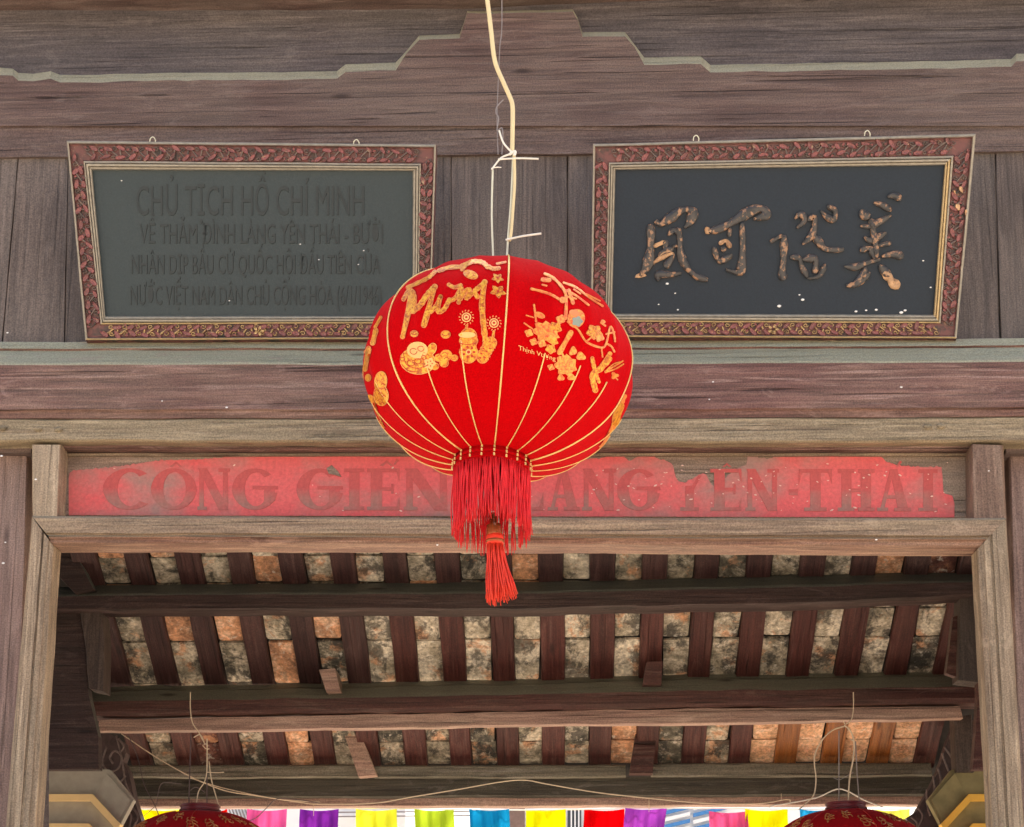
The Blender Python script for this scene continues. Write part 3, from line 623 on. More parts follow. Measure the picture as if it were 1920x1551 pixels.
CH = [
 (z3, 7.385, [([(290, 520), (300, 700), (285, 950), (240, 1110), (150, 1240)], 85, 0), ([(360, 470), (430, 520), (560, 440), (720, 330), (880, 340), (830, 500), (760, 570)], 75, 0), ([(680, 560), (700, 750), (710, 930), (800, 1130), (940, 1250), (1090, 1290)], 62, 0),
   ([(330, 830), (500, 760)], 50, 1), ([(510, 740), (490, 890)], 45, 0), ([(400, 960), (500, 890), (620, 860)], 50, 0), ([(330, 1060), (430, 990), (520, 930), (620, 930)], 50, 1), ([(620, 930), (540, 1060), (480, 1110)], 55, 0),
   ([(400, 1310), (400, 1220), (540, 1220), (720, 1200)], 62, 0), ([(540, 680), (620, 600), (690, 690)], 40, 0), ([(600, 830), (670, 820)], 34, 0), ([(150, 1200), (160, 1260)], 80, 1)]),
 (z3, 7.385, [([(1060, 560), (1110, 650)], 60, 1), ([(1100, 620), (1260, 580), (1480, 460), (1700, 330), (1850, 310), (1880, 400), (1720, 450)], 85, 0), ([(1560, 480), (1570, 800), (1555, 1100), (1520, 1190), (1340, 1150)], 68, 0),
   ([(1170, 830), (1210, 980), (1270, 1030), (1430, 940)], 52, 0), ([(1240, 800), (1340, 750), (1400, 850)], 46, 1), ([(1270, 880), (1340, 850)], 40, 0), ([(1400, 560), (1380, 700)], 36, 0)]),
 (z4, 6.62, [([(90, 690), (180, 640), (250, 600)], 34, 0), ([(265, 600), (262, 850), (245, 1080), (285, 1150)], 62, 0), ([(400, 400), (470, 340), (520, 420), (420, 520)], 46, 0), ([(560, 420), (640, 380), (640, 520), (580, 640), (490, 720)], 50, 0),
   ([(720, 300), (790, 370), (880, 410), (900, 300), (800, 240)], 50, 0), ([(640, 600), (700, 690), (790, 780), (1010, 780)], 56, 0), ([(340, 880), (450, 890), (490, 1000), (560, 1130)], 46, 0), ([(490, 910), (640, 890), (660, 980), (640, 1080)], 54, 0), ([(550, 1140), (700, 1110), (780, 960)], 34, 0)]),
 (z4, 6.62, [([(1230, 280), (1260, 360), (1340, 350)], 62, 0), ([(1550, 130), (1640, 110), (1720, 170)], 50, 0), ([(1380, 200), (1480, 230), (1600, 300)], 44, 0), ([(1210, 490), (1340, 490), (1480, 420), (1600, 350)], 46, 0), ([(1340, 400), (1390, 530)], 46, 0),
   ([(1260, 620), (1330, 670), (1440, 620), (1540, 570)], 50, 0), ([(1220, 810), (1270, 770), (1350, 780), (1390, 900)], 52, 0), ([(1430, 730), (1600, 700)], 44, 0), ([(1480, 870), (1620, 840), (1750, 870)], 58, 0), ([(1010, 990), (1150, 1000), (1280, 950), (1460, 900)], 48, 0),
   ([(1280, 990), (1240, 1120), (1150, 1210), (1040, 1230)], 62, 0), ([(1330, 1060), (1260, 1150)], 50, 0), ([(1450, 970), (1520, 1060), (1580, 1110)], 60, 0), ([(1490, 1120), (1560, 1110), (1620, 1210), (1700, 1180)], 75, 1), ([(1350, 400), (1400, 700), (1420, 900)], 40, 0)])]
for conv, sc, strokes in CH:
    bm = bmesh.new()
    for pts, w, gg in strokes:
        if not gg: stroke(bm, SR, pts, 1.6*w/sc, .011, conv)
    obj('character', bm, M['glyph'], pr, smooth=True)
    for pts, w, gg in strokes:
        if gg: bm = bmesh.new(); stroke(bm, SR, pts, 1.6*w/sc, .011, conv); obj('gilt_stroke', bm, M['glyphG'], pr, smooth=True)
bm = bmesh.new()
for x, y, r in ((1251, 532, 3.2), (1266, 550, 1.8), (1235, 571, 1.8), (1271, 581, 2.2), (1461, 574, 4), (1505, 562, 3.5), (1499, 553, 2), (1731, 489, 2), (1605, 584, 3), (1624, 582, 2.5), (1643, 581, 3), (1697, 582, 3), (1690, 586, 4), (1745, 539, 2)):
    c = SR(x, y, .0125); bmesh.ops.create_icosphere(bm, subdivisions=1, radius=r*.00155, matrix=Matrix.Translation(c) @ Matrix.Diagonal((1.2, .4, .8, 1)))
tag(obj('fleck', bm, M['speck'], pr), kind='stuff')
bm = bmesh.new()
for x, y in ((563, 458), (682, 470), (598, 487), (672, 496), (430, 564), (228, 339)):
    c = SL(x, y, .0105); bmesh.ops.create_icosphere(bm, subdivisions=1, radius=.0026, matrix=Matrix.Translation(c) @ Matrix.Diagonal((1.2, .4, .8, 1)))
tag(obj('fleck', bm, M['speck'], pl), kind='stuff')
# broken carving with bare gilt on the right stile
for x, y, a, b, dx in ((1802, 355, 16, 9, .4), (1796, 388, 17, 11, .3), (1811, 398, 15, 5, -.1), (1790, 360, 10, 4, .6)):
    bm = bmesh.new(); leaf(bm, lambda px, py, d: SR(px, py, d-.003), (x, y), (dx, 1), a, b, .007); obj('gilt_leaf', bm, M['glyphG'], pr)

# ------------------------------------------------------------------ the porch roof behind the doorway
SLOPE = math.radians(33.6); ST = .2
P0 = CAM+ray(1082, 1060)*(3000*ST/97.2/FPX*1.0*FPX/3000) if False else CAM+ray(1082, 1060)*(FPX*ST/97.2)
DS = Vector((0, math.cos(SLOPE), -math.sin(SLOPE))); NU = Vector((0, math.sin(SLOPE), math.cos(SLOPE)))
def RP(px, py):
    r = ray(px, py); t = (P0-CAM).dot(NU)/r.dot(NU); q = CAM+r*t-P0; return q.x, q.dot(DS), CAM+r*t
def RQ(x, u, h=0): return P0+Vector((x, 0, 0))+DS*u+NU*h
def ru(py): return RP(1082, py)[1]
roof = thing('porch_roof', 'tiled porch roof seen from below through the doorway', 'roof', W(960, 1500, 7.2))
bm = bmesh.new(); u0, u1 = (5.32-P0.y)/math.cos(SLOPE), ru(1438)+.25
for h0, h1 in ((.035, .10),):
    v = [bm.verts.new(RQ(x, u, h)) for x in (-2.6, 2.6) for u in (u0, u1) for h in (h0, h1)]
    for q in ((0, 1, 3, 2), (4, 6, 7, 5), (0, 4, 5, 1), (2, 3, 7, 6), (0, 2, 6, 4), (1, 5, 7, 3)): bm.faces.new([v[i] for i in q])
obj('roof_deck', bm, M['deck'], roof)
def tile_mesh(L, wd=.104, emb=False):
    bm = bmesh.new(); c = .013; pts = [(-wd/2, 0), (wd/2, 0), (wd/2, L-c), (wd/2-c*.3, L-c*.3), (wd/2-c, L), (-wd/2+c, L), (-wd/2+c*.3, L-c*.3), (-wd/2, L-c)]
    f = [bm.verts.new((x, y, 0)) for x, y in pts]; b = [bm.verts.new((x, y, .012)) for x, y in pts]
    bm.faces.new(f); bm.faces.new(b[::-1])
    for i in range(8): bm.faces.new((f[i], b[i], b[(i+1) % 8], f[(i+1) % 8]))
    if emb:
        for rr in (.034, .024):
            ring = [Vector((rr*math.cos(a), L*.5+rr*.9*math.sin(a), -.001)) for a in [2*math.pi*i/14 for i in range(15)]]; tube(bm, ring, .0022, 4)
        for dy in (-.01, 0, .01): tube(bm, [(-.014, L*.5+dy, -.001), (.014, L*.5+dy, -.001)], .0018, 4)
        tube(bm, [(0, L*.5-.018, -.001), (0, L*.5+.018, -.001)], .0018, 4)
    bmesh.ops.recalc_face_normals(bm, faces=bm.faces[:])
    me = bpy.data.meshes.new('tile'); bm.to_mesh(me); bm.free(); me.materials.append(M['tgrey']); return me
ROT = Matrix((Vector((1, 0, 0)), DS, NU)).transposed()
ends = [980, 1040, 1091, 1146, 1200, 1278, 1332, 1391, 1436]; us = [ru(y) for y in ends]
special = {(2, -8): 'torange'}
def pick(row, k, rng):
    if row >= 6 and k in (4, 5, 6, 7): return 'tnew'
    t = {(4, -8): 'torange', (4, -7): 'torange', (3, -8): 'torange', (3, -7): 'tpale', (4, -5): 'tdark', (3, -5): 'torange', (5-1, -6): 'torange', (3, -6): 'tgrey', (4, -9): 'tgrey', (3, -9): 'tgrey', (4, -4): 'tpale', (3, -4): 'tpale',
         (3, -3): 'tpale', (4, -3): 'tpale', (3, -2): 'tpale', (4, -2): 'tpale', (3, -1): 'tpale', (4, -1): 'tpale', (3, 0): 'tpale', (4, 0): 'tpale', (3, 1): 'tpale', (4, 1): 'tpale', (3, 2): 'tgrey', (4, 2): 'tgrey',
         (3, 3): 'tgrey', (4, 3): 'tgrey', (3, 4): 'tpale', (4, 4): 'tgrey', (3, 5): 'tpale', (4, 5): 'tgrey', (3, 6): 'tgrey', (4, 6): 'tpale', (3, 7): 'tpale', (4, 7): 'tdark', (1, -9): 'tgrey', (1, -5): 'tpale', (1, 0): 'tpale', (1, -2): 'tdark', (1, 3): 'tdark', (1, 7): 'tred',
         (6, -8): 'tred', (6, -6): 'torange', (6, -7): 'tdark', (6, 1): 'torange', (7, 1): 'torange', (7, -8): 'tred', (7, -6): 'torange'}.get((row, k))
    if t is None:
        t = rng.choice(['tgrey', 'tpale', 'tgrey', 'tpale', 'torange']) if row < 5 else rng.choice(['tgrey', 'tdark', 'tdark', 'tgrey'])
    return t
fix = {-8: ('torange', 'tgrey'), -7: ('torange', 'tgrey'), -6: ('tgrey', 'torange'), -5: ('torange', 'tdark')}
rng = random.Random(5); meshes = {}
for row in range(len(us)-1):
    L = us[row+1]-us[row]
    for k in range(-9, 8):
        name = pick(row, k, rng)
        if row == 3 and k in fix: name = fix[k][0]
        if row == 4 and k in fix: name = fix[k][1]
        emb = name == 'tnew' or (row >= 6 and k in (-3, -2, -1)) or (row == 3 and k == -6)
        key = (row, emb)
        if key not in meshes: meshes[key] = tile_mesh(L-.009, emb=emb)
        o = bpy.data.objects.new('tile', meshes[key]); j = rng.uniform
        rot = ROT @ Matrix.Rotation(j(-.045, .045), 3, 'Z') @ Matrix.Rotation(j(-.03, .03), 3, 'X')
        put(o, roof, RQ(k*ST+j(-.002, .002), us[row]+.002+j(-.004, .004), .005*(row % 2)+j(0, .003)), rot)
        o.material_slots[0].link = 'OBJECT'; o.material_slots[0].material = M[name]
        if name in ('torange', 'tnew') and -9 <= k <= 7 and row in (3, 4, 6, 7): o['label'] = 'orange terracotta tile' if name == 'torange' else 'new pink clay tile with a stamped ring'
# rafters, one length per bay
bays = [(u0+.05, ru(1100)), (ru(1128), ru(1284)), (ru(1325), ru(1437))]
def rafter_mesh(L, wd):
    bm = bmesh.new(); n = 7; rows = []
    for i in range(n):
        y = L*i/(n-1); a = noise.noise(Vector((L*9, y*6, wd*90)))*.004; b = noise.noise(Vector((L*9+4, y*6, wd*90)))*.004
        rows.append([bm.verts.new(q) for q in ((-wd/2+a, y, .0), (-wd/2+a+.004, y, -.018), (wd/2+b-.004, y, -.018), (wd/2+b, y, 0))])
    for i in range(n-1):
        for k in range(4): bm.faces.new((rows[i][k], rows[i][(k+1) % 4], rows[i+1][(k+1) % 4], rows[i+1][k]))
    bm.faces.new(rows[0]); bm.faces.new(rows[-1][::-1]); bmesh.ops.recalc_face_normals(bm, faces=bm.faces[:])
    # local y runs down the slope; grain material wants Z, so stand the mesh up and turn it back when placed
    bmesh.ops.transform(bm, matrix=Matrix(((1, 0, 0, 0), (0, 0, 1, 0), (0, 1, 0, 0), (0, 0, 0, 1))), verts=bm.verts[:])
    bmesh.ops.recalc_face_normals(bm, faces=bm.faces[:])
    me = bpy.data.meshes.new('rafter'); bm.to_mesh(me); bm.free(); me.materials.append(M['raft']); return me
TURN = Matrix((Vector((1, 0, 0)), NU, DS)).transposed()
for bi, (a, b) in enumerate(bays):
    ms = [rafter_mesh(b-a, w) for w in (.093, .097, .1)]
    for k in range(-10, 8):
        o = bpy.data.objects.new('rafter', rng.choice(ms))
        put(o, roof, RQ((k+.5)*ST+rng.uniform(-.003, .003), a, -.002), TURN)
        m = 'raft' if bi == 0 else 'raft2' if k > -5 else 'raft'
        if bi == 2: m = 'raftN' if 4 <= k+1 <= 7 and k != 3 or k in (4, 5, 6) else 'raft2'
        if bi == 2 and k == 3: m = 'raft2'
        if bi == 2 and k == 7: m = 'raft2'
        o.material_slots[0].link = 'OBJECT'; o.material_slots[0].material = M[m]
        if m == 'raftN': o['label'] = 'orange varnished rafter'
# purlins (their back upper edge touches the rafters)
Y1 = RP(1082, 1092)[2].y
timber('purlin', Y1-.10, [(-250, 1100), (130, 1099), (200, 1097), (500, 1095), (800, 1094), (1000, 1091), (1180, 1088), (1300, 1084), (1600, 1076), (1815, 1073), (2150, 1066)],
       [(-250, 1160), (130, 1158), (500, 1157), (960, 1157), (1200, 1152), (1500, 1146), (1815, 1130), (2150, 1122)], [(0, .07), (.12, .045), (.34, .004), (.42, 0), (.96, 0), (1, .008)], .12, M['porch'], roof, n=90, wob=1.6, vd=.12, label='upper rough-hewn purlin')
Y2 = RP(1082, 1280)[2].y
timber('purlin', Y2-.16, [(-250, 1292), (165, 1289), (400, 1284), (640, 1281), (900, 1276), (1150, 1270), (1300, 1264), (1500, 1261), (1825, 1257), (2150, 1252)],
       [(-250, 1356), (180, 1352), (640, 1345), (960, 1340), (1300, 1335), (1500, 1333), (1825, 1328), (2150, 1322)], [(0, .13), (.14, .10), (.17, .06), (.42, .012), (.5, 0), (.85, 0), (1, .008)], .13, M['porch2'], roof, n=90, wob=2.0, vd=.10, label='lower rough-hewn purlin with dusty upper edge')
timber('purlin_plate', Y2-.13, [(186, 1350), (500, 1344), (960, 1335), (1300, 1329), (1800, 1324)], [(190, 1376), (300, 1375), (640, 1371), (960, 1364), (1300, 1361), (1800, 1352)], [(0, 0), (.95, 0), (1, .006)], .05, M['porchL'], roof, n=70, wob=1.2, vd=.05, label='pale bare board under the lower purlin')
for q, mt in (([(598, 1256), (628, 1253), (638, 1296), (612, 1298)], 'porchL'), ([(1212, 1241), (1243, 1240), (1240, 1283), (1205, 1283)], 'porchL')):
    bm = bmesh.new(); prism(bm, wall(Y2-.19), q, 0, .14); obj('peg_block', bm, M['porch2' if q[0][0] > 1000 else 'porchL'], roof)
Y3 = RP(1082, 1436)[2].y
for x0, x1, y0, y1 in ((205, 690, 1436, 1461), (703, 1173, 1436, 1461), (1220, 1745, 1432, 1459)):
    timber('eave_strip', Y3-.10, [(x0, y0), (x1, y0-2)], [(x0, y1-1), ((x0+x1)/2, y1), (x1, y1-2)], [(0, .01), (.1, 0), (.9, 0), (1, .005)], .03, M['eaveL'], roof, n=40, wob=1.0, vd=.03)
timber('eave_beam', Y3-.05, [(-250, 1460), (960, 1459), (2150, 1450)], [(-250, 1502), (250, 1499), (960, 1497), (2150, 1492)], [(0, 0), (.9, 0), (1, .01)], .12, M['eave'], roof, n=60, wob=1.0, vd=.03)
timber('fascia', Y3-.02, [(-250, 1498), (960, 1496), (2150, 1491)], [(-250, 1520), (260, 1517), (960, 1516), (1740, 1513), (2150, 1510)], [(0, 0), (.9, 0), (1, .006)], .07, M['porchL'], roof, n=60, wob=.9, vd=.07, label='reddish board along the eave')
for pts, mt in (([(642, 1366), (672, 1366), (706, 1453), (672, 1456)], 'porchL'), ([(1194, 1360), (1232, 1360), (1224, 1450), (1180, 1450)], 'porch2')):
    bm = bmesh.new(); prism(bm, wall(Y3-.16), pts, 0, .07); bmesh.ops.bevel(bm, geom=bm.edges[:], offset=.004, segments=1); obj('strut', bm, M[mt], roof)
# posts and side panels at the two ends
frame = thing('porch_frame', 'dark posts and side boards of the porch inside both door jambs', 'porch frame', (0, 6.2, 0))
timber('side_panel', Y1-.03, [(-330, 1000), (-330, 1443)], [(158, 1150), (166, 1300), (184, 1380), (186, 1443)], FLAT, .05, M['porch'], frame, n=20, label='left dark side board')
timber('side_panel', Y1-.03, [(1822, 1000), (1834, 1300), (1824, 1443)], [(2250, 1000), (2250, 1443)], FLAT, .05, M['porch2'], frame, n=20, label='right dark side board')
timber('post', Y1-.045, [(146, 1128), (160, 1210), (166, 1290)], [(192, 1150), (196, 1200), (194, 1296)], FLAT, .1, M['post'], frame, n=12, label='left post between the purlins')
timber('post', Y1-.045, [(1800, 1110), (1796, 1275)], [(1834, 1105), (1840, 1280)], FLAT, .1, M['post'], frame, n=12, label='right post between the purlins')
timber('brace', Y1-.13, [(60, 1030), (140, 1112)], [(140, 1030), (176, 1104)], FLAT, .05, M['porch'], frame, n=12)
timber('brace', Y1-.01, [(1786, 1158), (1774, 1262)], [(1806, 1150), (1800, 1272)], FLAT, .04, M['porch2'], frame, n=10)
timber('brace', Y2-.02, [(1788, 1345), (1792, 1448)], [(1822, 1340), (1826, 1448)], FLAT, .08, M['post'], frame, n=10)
for q, sc, lab in (([(186, 1366), (210, 1378), (232, 1392), (236, 1412), (230, 1428), (240, 1446), (246, 1470), (252, 1500), (262, 1530), (272, 1560), (262, 1600), (196, 1640), (190, 1450)],
      [[(200, 1400), (192, 1430), (204, 1446), (222, 1440), (228, 1420), (216, 1408), (206, 1420), (212, 1432)], [(190, 1440), (206, 1462), (224, 1466), (236, 1455)], [(222, 1385), (232, 1400), (224, 1412)], [(218, 1380), (228, 1420), (236, 1470), (252, 1500)], [(230, 1545), (222, 1520), (240, 1508), (258, 1530), (250, 1551)], [(240, 1560), (246, 1530), (236, 1524)]], 'left carved scroll bracket'),
     ([(1824, 1350), (1790, 1358), (1776, 1392), (1768, 1420), (1758, 1448), (1744, 1478), (1730, 1502), (1718, 1522), (1700, 1534), (1706, 1560), (1720, 1600), (1790, 1640), (1826, 1460)],
      [[(1790, 1362), (1782, 1385), (1796, 1400), (1806, 1388), (1798, 1376)], [(1800, 1365), (1812, 1392), (1806, 1410)], [(1770, 1400), (1790, 1430), (1796, 1446)], [(1766, 1412), (1776, 1440), (1782, 1452)], [(1758, 1440), (1764, 1462), (1760, 1484)], [(1750, 1455), (1752, 1480), (1746, 1500)], [(1738, 1480), (1738, 1505), (1744, 1530)], [(1720, 1515), (1730, 1530), (1720, 1551)], [(1708, 1532), (1720, 1545), (1712, 1560)], [(1812, 1400), (1804, 1430), (1812, 1446)]], 'right carved scroll bracket')):
    bm = bmesh.new(); Sx = wall(Y3-.28); prism(bm, Sx, q, 0, .07); o = obj('carved_bracket', bm, M['bracket'], frame, label=lab)
    bm = bmesh.new()
    for ln in sc:
        wire(bm, Sx, ln, .0045, -.001, 6, 5)
    obj('scroll', bm, M['scroll'], o, smooth=True)
# masonry piers carrying the porch, with yellow trim
def pier(lab, mir, y0, light):
    mx = (lambda x: x) if not mir else (lambda x: 1990-x)
    r = thing('masonry_pier', lab, 'pier', W(mx(120), 2500, 6.1), 'masonry piers under the porch roof')
    S = wall(Y3-.42)
    def P(name, pts, d0, d1, mat):
        d1 = d0+.045 if name != 'shaft' else d1; mat += '2' if light else ''
        bm = bmesh.new(); prism(bm, S, [(mx(x), y) for x, y in pts], d0, d1); bmesh.ops.bevel(bm, geom=[e for e in bm.edges], offset=.003, segments=1); return obj(name, bm, M[mat], r)
    P('capital', [(-60, 1443), (205, 1443), (250, 1500), (222, 1553), (171, 1497), (-60, 1497)], 0, .3, 'conc')
    P('capital_cheek', [(200, 1450), (244, 1500), (220, 1544), (176, 1496)], -.006, .02, 'conc')
    P('trim_band', [(-60, 1489), (173, 1489), (226, 1546), (218, 1556), (168, 1501), (-60, 1501)], -.02, .25, 'yel')
    P('lower_block', [(-60, 1501), (168, 1501), (214, 1552), (190, 1600), (168, 1556), (-60, 1556)], .015, .28, 'conc')
    P('trim_band', [(-60, 1544), (166, 1544), (196, 1580), (190, 1590), (163, 1556), (-60, 1556)], -.006, .24, 'yel')
    P('shaft', [(-60, 1556), (166, 1556), (150, 2760), (-60, 2760)], .02, .28, 'conc')
    return r
pier('grey capital with yellow bands at the foot of the left jamb', False, 1443, 0)
pier('greenish stained capital with an orange-yellow band at the foot of the right jamb', True, 1443, 1)

# ------------------------------------------------------------------ lanterns
NR = 20; RA = .360
def lan_r(v, a=RA, b=.78*RA, az=0, sc=.012, az0=0):
    pass
def make_lantern(name, label, C, mat, tilt, az0, fringe=True, scale=1.0, group='red silk lanterns', dark=False, lean=0):
    a = RA*scale; b = a*.755; ring_r = a*70/256
    Mx = Matrix.Rotation(tilt, 3, 'Y') @ Matrix.Rotation(math.radians(lean), 3, 'X')
    root = thing(name, label, 'lantern', C+Vector((0, 0, b)), group)
    T = lambda p: C+Mx @ Vector(p)
    t0 = math.asin(min(1, ring_r*.98/a)); t1 = math.pi-t0; nl = 44; sub = 6
    def surf(th, az, off=0):
        u = ((az-az0)/(2*math.pi/NR)) % 1.0
        f = 1-.026*(4*u*(1-u))*max(0, math.sin(th))**.5
        f *= 1+.010*noise.noise(Vector((math.cos(az)*2, math.sin(az)*2, th*2.2+C.x)))+.006*noise.noise(Vector((az*14, th*3, C.x)))*math.exp(-((math.pi-th)-.3)*2.2)
        e = .94; sr = abs(math.sin(th))**e
        return T(((a*sr*f+off)*math.sin(az), -(a*sr*f+off)*math.cos(az), (b+off)*math.cos(th)))
    bm = bmesh.new(); rows = []
    for i in range(nl+1):
        th = t0+(t1-t0)*i/nl
        rows.append([bm.verts.new(surf(th, az0+2*math.pi*j/(NR*sub))) for j in range(NR*sub)])
    m = NR*sub
    for i in range(nl):
        for j in range(m): bm.faces.new((rows[i][j], rows[i][(j+1) % m], rows[i+1][(j+1) % m], rows[i+1][j]))
    bmesh.ops.recalc_face_normals(bm, faces=bm.faces[:])
    bvh = BVHTree.FromBMesh(bm)
    shade = obj('lantern_body', bm, mat, root, smooth=True)
    # ribs with gold tape: some run the whole height, the rest show only below the print
    for k in range(NR):
        az = az0+2*math.pi*k/NR; kk = k if k <= NR//2 else k-NR
        full = kk in (0, -3, 4, -7, 8); s0 = 0.0 if full else .655 if kk != -1 else .635
        bm = bmesh.new(); n = 46; P = []; rr = []
        for i in range(n+1):
            t = s0+(1-s0)*i/n; th = t0+(t1-t0)*t; P.append(surf(th, az, .0008)); rr.append(.0016*scale*(1+.35*noise.noise(Vector((kk*3.3, t*5, 0)))) if not full else .0022*scale*(1+.4*noise.noise(Vector((kk*3.3, t*5, 0)))))
        tube(bm, P, rr, 5); obj('rib', bm, M['goldrib'] if not dark else M['collar'], root, smooth=True)
    cm = M['collarD'] if dark else M['collarR']
    def torus(z, R_, r_, mat, nm):
        bm = bmesh.new(); n = 48; P = [T((R_*math.cos(2*math.pi*i/n), R_*math.sin(2*math.pi*i/n), z)) for i in range(n+1)]; tube(bm, P, r_, 8); return obj(nm, bm, mat, root, smooth=True)
    zt = b*math.cos(t0)
    for sg in (1, -1):
        rr = ring_r if sg < 0 else ring_r*.78
        for q, (dz, dr) in enumerate(((0, .004), (.017, .001), (.034, -.001))): torus(sg*(zt+dz*scale*.9-.004), rr+dr*scale, .0036*scale, cm, 'collar_ring')
        bm = bmesh.new(); n = 40; lo = [bm.verts.new(T((rr*.97*math.cos(2*math.pi*i/n), rr*.97*math.sin(2*math.pi*i/n), sg*(zt-.01)))) for i in range(n)]; hi = [bm.verts.new(T((rr*.97*math.cos(2*math.pi*i/n), rr*.97*math.sin(2*math.pi*i/n), sg*(zt+.034)))) for i in range(n)]
        for i in range(n): bm.faces.new((lo[i], lo[(i+1) % n], hi[(i+1) % n], hi[i]))
        obj('collar', bm, cm, root, smooth=True)
    if sg and not dark:   # gold stitches across the bottom collar
        bm = bmesh.new()
        for k in range(NR):
            az = az0+2*math.pi*k/NR
            for dz in (.004, .015, .027):
                p = T(((ring_r+.005)*math.sin(az), -(ring_r+.005)*math.cos(az), -zt-dz+.002)); tube(bm, [p+Vector((0, 0, .004)), p-Vector((0, 0, .003))], .0026, 5)
        tag(obj('gold_stitches', bm, M['goldrib'], root), kind='stuff')
    if fringe:
        rs = random.Random(3); bm = bmesh.new(); Lf = .214*scale
        for i in range(330):
            an = rs.uniform(0, 2*math.pi); R1 = ring_r*.97+rs.uniform(-.004, .004); z0 = -zt-.020
            front_ = math.cos(an)
            if front_ < -.1 and rs.random() < .35: continue
            ln = Lf*(1+rs.uniform(-.06, .03))*(.86-.09*front_-(.12*rs.random() if front_ > 0 and abs(math.sin(an)-.0) < .32 else 0)); sw = rs.uniform(-.012, .012); ow = rs.uniform(-.004, .008); P = []
            for q in range(6):
                t = q/5; P.append(T((0, 0, z0))+Vector(((R1+ow*t)*math.sin(an+sw*t*2)+.003*math.sin(i+t*5), -(R1+ow*t)*math.cos(an+sw*t*2), -ln*t)))
            tube(bm, P, [.0020, .0022, .0022, .0022, .0019, .0010], 4)
        tag(obj('fringe', bm, M['fringe'], root, smooth=True), kind='stuff')
        # centre tassel
        px = scale_at(C); cx = T((0, 0, -b))
        A = Vector((cx.x+.004, cx.y, W(928, 968, C.y).z)); B = Vector((A.x, A.y, W(930, 990, C.y).z)); D = Vector((A.x+.003, A.y, W(930, 1008, C.y).z))
        bm = bmesh.new(); tube(bm, [cx, A], .003, 6); obj('tassel_cord', bm, M['collar'], root)
        bm = bmesh.new(); bmesh.ops.create_icosphere(bm, subdivisions=2, radius=.0075, matrix=Matrix.Translation(A) @ Matrix.Diagonal((1.1, 1.1, .7, 1))); obj('bead', bm, M['white'], root, smooth=True)
        bm = bmesh.new(); tube(bm, [A, B, B, D, D+Vector((0, 0, -.008))], [.008, .010, .018, .021, .019], 14); obj('tassel_cap', bm, M['amber'], root, smooth=True)
        bm = bmesh.new(); tube(bm, [D, D+Vector((.001, 0, -.012)), D+Vector((.001, 0, -.028))], [.020, .0235, .0225], 16); tc = obj('tassel_knot', bm, M['tassel'], root, smooth=True)
        bm = bmesh.new(); tube(bm, [D+Vector((.001, 0, -.016)), D+Vector((.001, 0, -.023))], [.0242, .0242], 16); obj('tassel_band', bm, M['amber'], root, smooth=True)
        bm = bmesh.new()
        for i in range(110):
            an = rs.uniform(0, 2*math.pi); r0 = .021*math.sqrt(rs.random()); r1 = r0*2.0+.002; ln = (.142+.013*rs.random()-.012*math.cos(an)) ; lean = .015+.006*math.sin(an)+.004*rs.random()
            P = [D+Vector((.001+r0*math.cos(an)+((r1-r0)*math.cos(an)+lean)*t*t**.3+.0022*math.sin(i*1.7+t*6), (r0+(r1-r0)*t)*math.sin(an), -.024-ln*t)) for t in (0, .2, .4, .6, .8, 1)]
            tube(bm, P, [.0021]*5+[.0012], 4)
        tag(obj('tassel_strands', bm, M['tassel'], root, smooth=True), kind='stuff')
    return root, bvh, surf
C1 = W(934, 699, 4.0)
lan, bvh, surf = make_lantern('red_lantern', 'big bright red lantern with gold print, fringe and tassel hanging in front of the doorway', C1, M['velvet'], math.radians(3.0), math.radians(5.5), lean=-6)
def L_(px, py, off):
    r = ray(px, py).normalized(); hit = bvh.ray_cast(CAM, r)
    if hit[0] is None:
        q = bvh.find_nearest(CAM+r*((C1-CAM).dot(r))); return q[0]+(q[0]-C1).normalized()*off
    nn = (hit[0]-C1).normalized(); return hit[0]+nn*off
def ribbon(bm, conv, pts, w, off, mi=0, caps=True):
    P = [Vector((*conv(p), 0)) for p in pts]; P = smoothline(P, 6) if len(P) > 2 else [P[0].lerp(P[1], i/8) for i in range(9)]
    n = len(P); prev = None
    for i, p in enumerate(P):
        t = P[min(i+1, n-1)]-P[max(i-1, 0)]; t = t.normalized() if t.length > 0 else Vector((1, 0, 0)); nn = Vector((-t.y, t.x, 0)); ww = w*(1+.12*math.sin(i*1.3+p.x))
        row = [bm.verts.new(L_(p.x+nn.x*ww*k, p.y+nn.y*ww*k, off)) for k in (-.5, 0, .5)]
        if prev:
            for k in (0, 1):
                f = bm.faces.new((prev[k], prev[k+1], row[k+1], row[k])); f.material_index = mi
        prev = row
    if caps:
        for e in (P[0], P[-1]): disc(bm, None, (e.x, e.y), w*.5, w*.5, off+.00012, mi)
def disc(bm, conv, c, rx, ry, off, mi=0, rot=0, lobes=0, la=.2, n=20):
    if conv: c = conv(c)
    ctr = bm.verts.new(L_(c[0], c[1], off)); ring = []; ring2 = []
    for i in range(n):
        a = 2*math.pi*i/n; k = 1+(la*math.cos(a*lobes) if lobes else 0)
        x = rx*k*math.cos(a); y = ry*k*math.sin(a); xr = x*math.cos(rot)-y*math.sin(rot); yr = x*math.sin(rot)+y*math.cos(rot)
        ring.append(bm.verts.new(L_(c[0]+xr, c[1]+yr, off))); ring2.append(bm.verts.new(L_(c[0]+xr*.5, c[1]+yr*.5, off)))
    for i in range(n):
        j = (i+1) % n
        f = bm.faces.new((ring[i], ring[j], ring2[j], ring2[i])); f.material_index = mi
        f = bm.faces.new((ring2[i], ring2[j], ctr)); f.material_index = mi
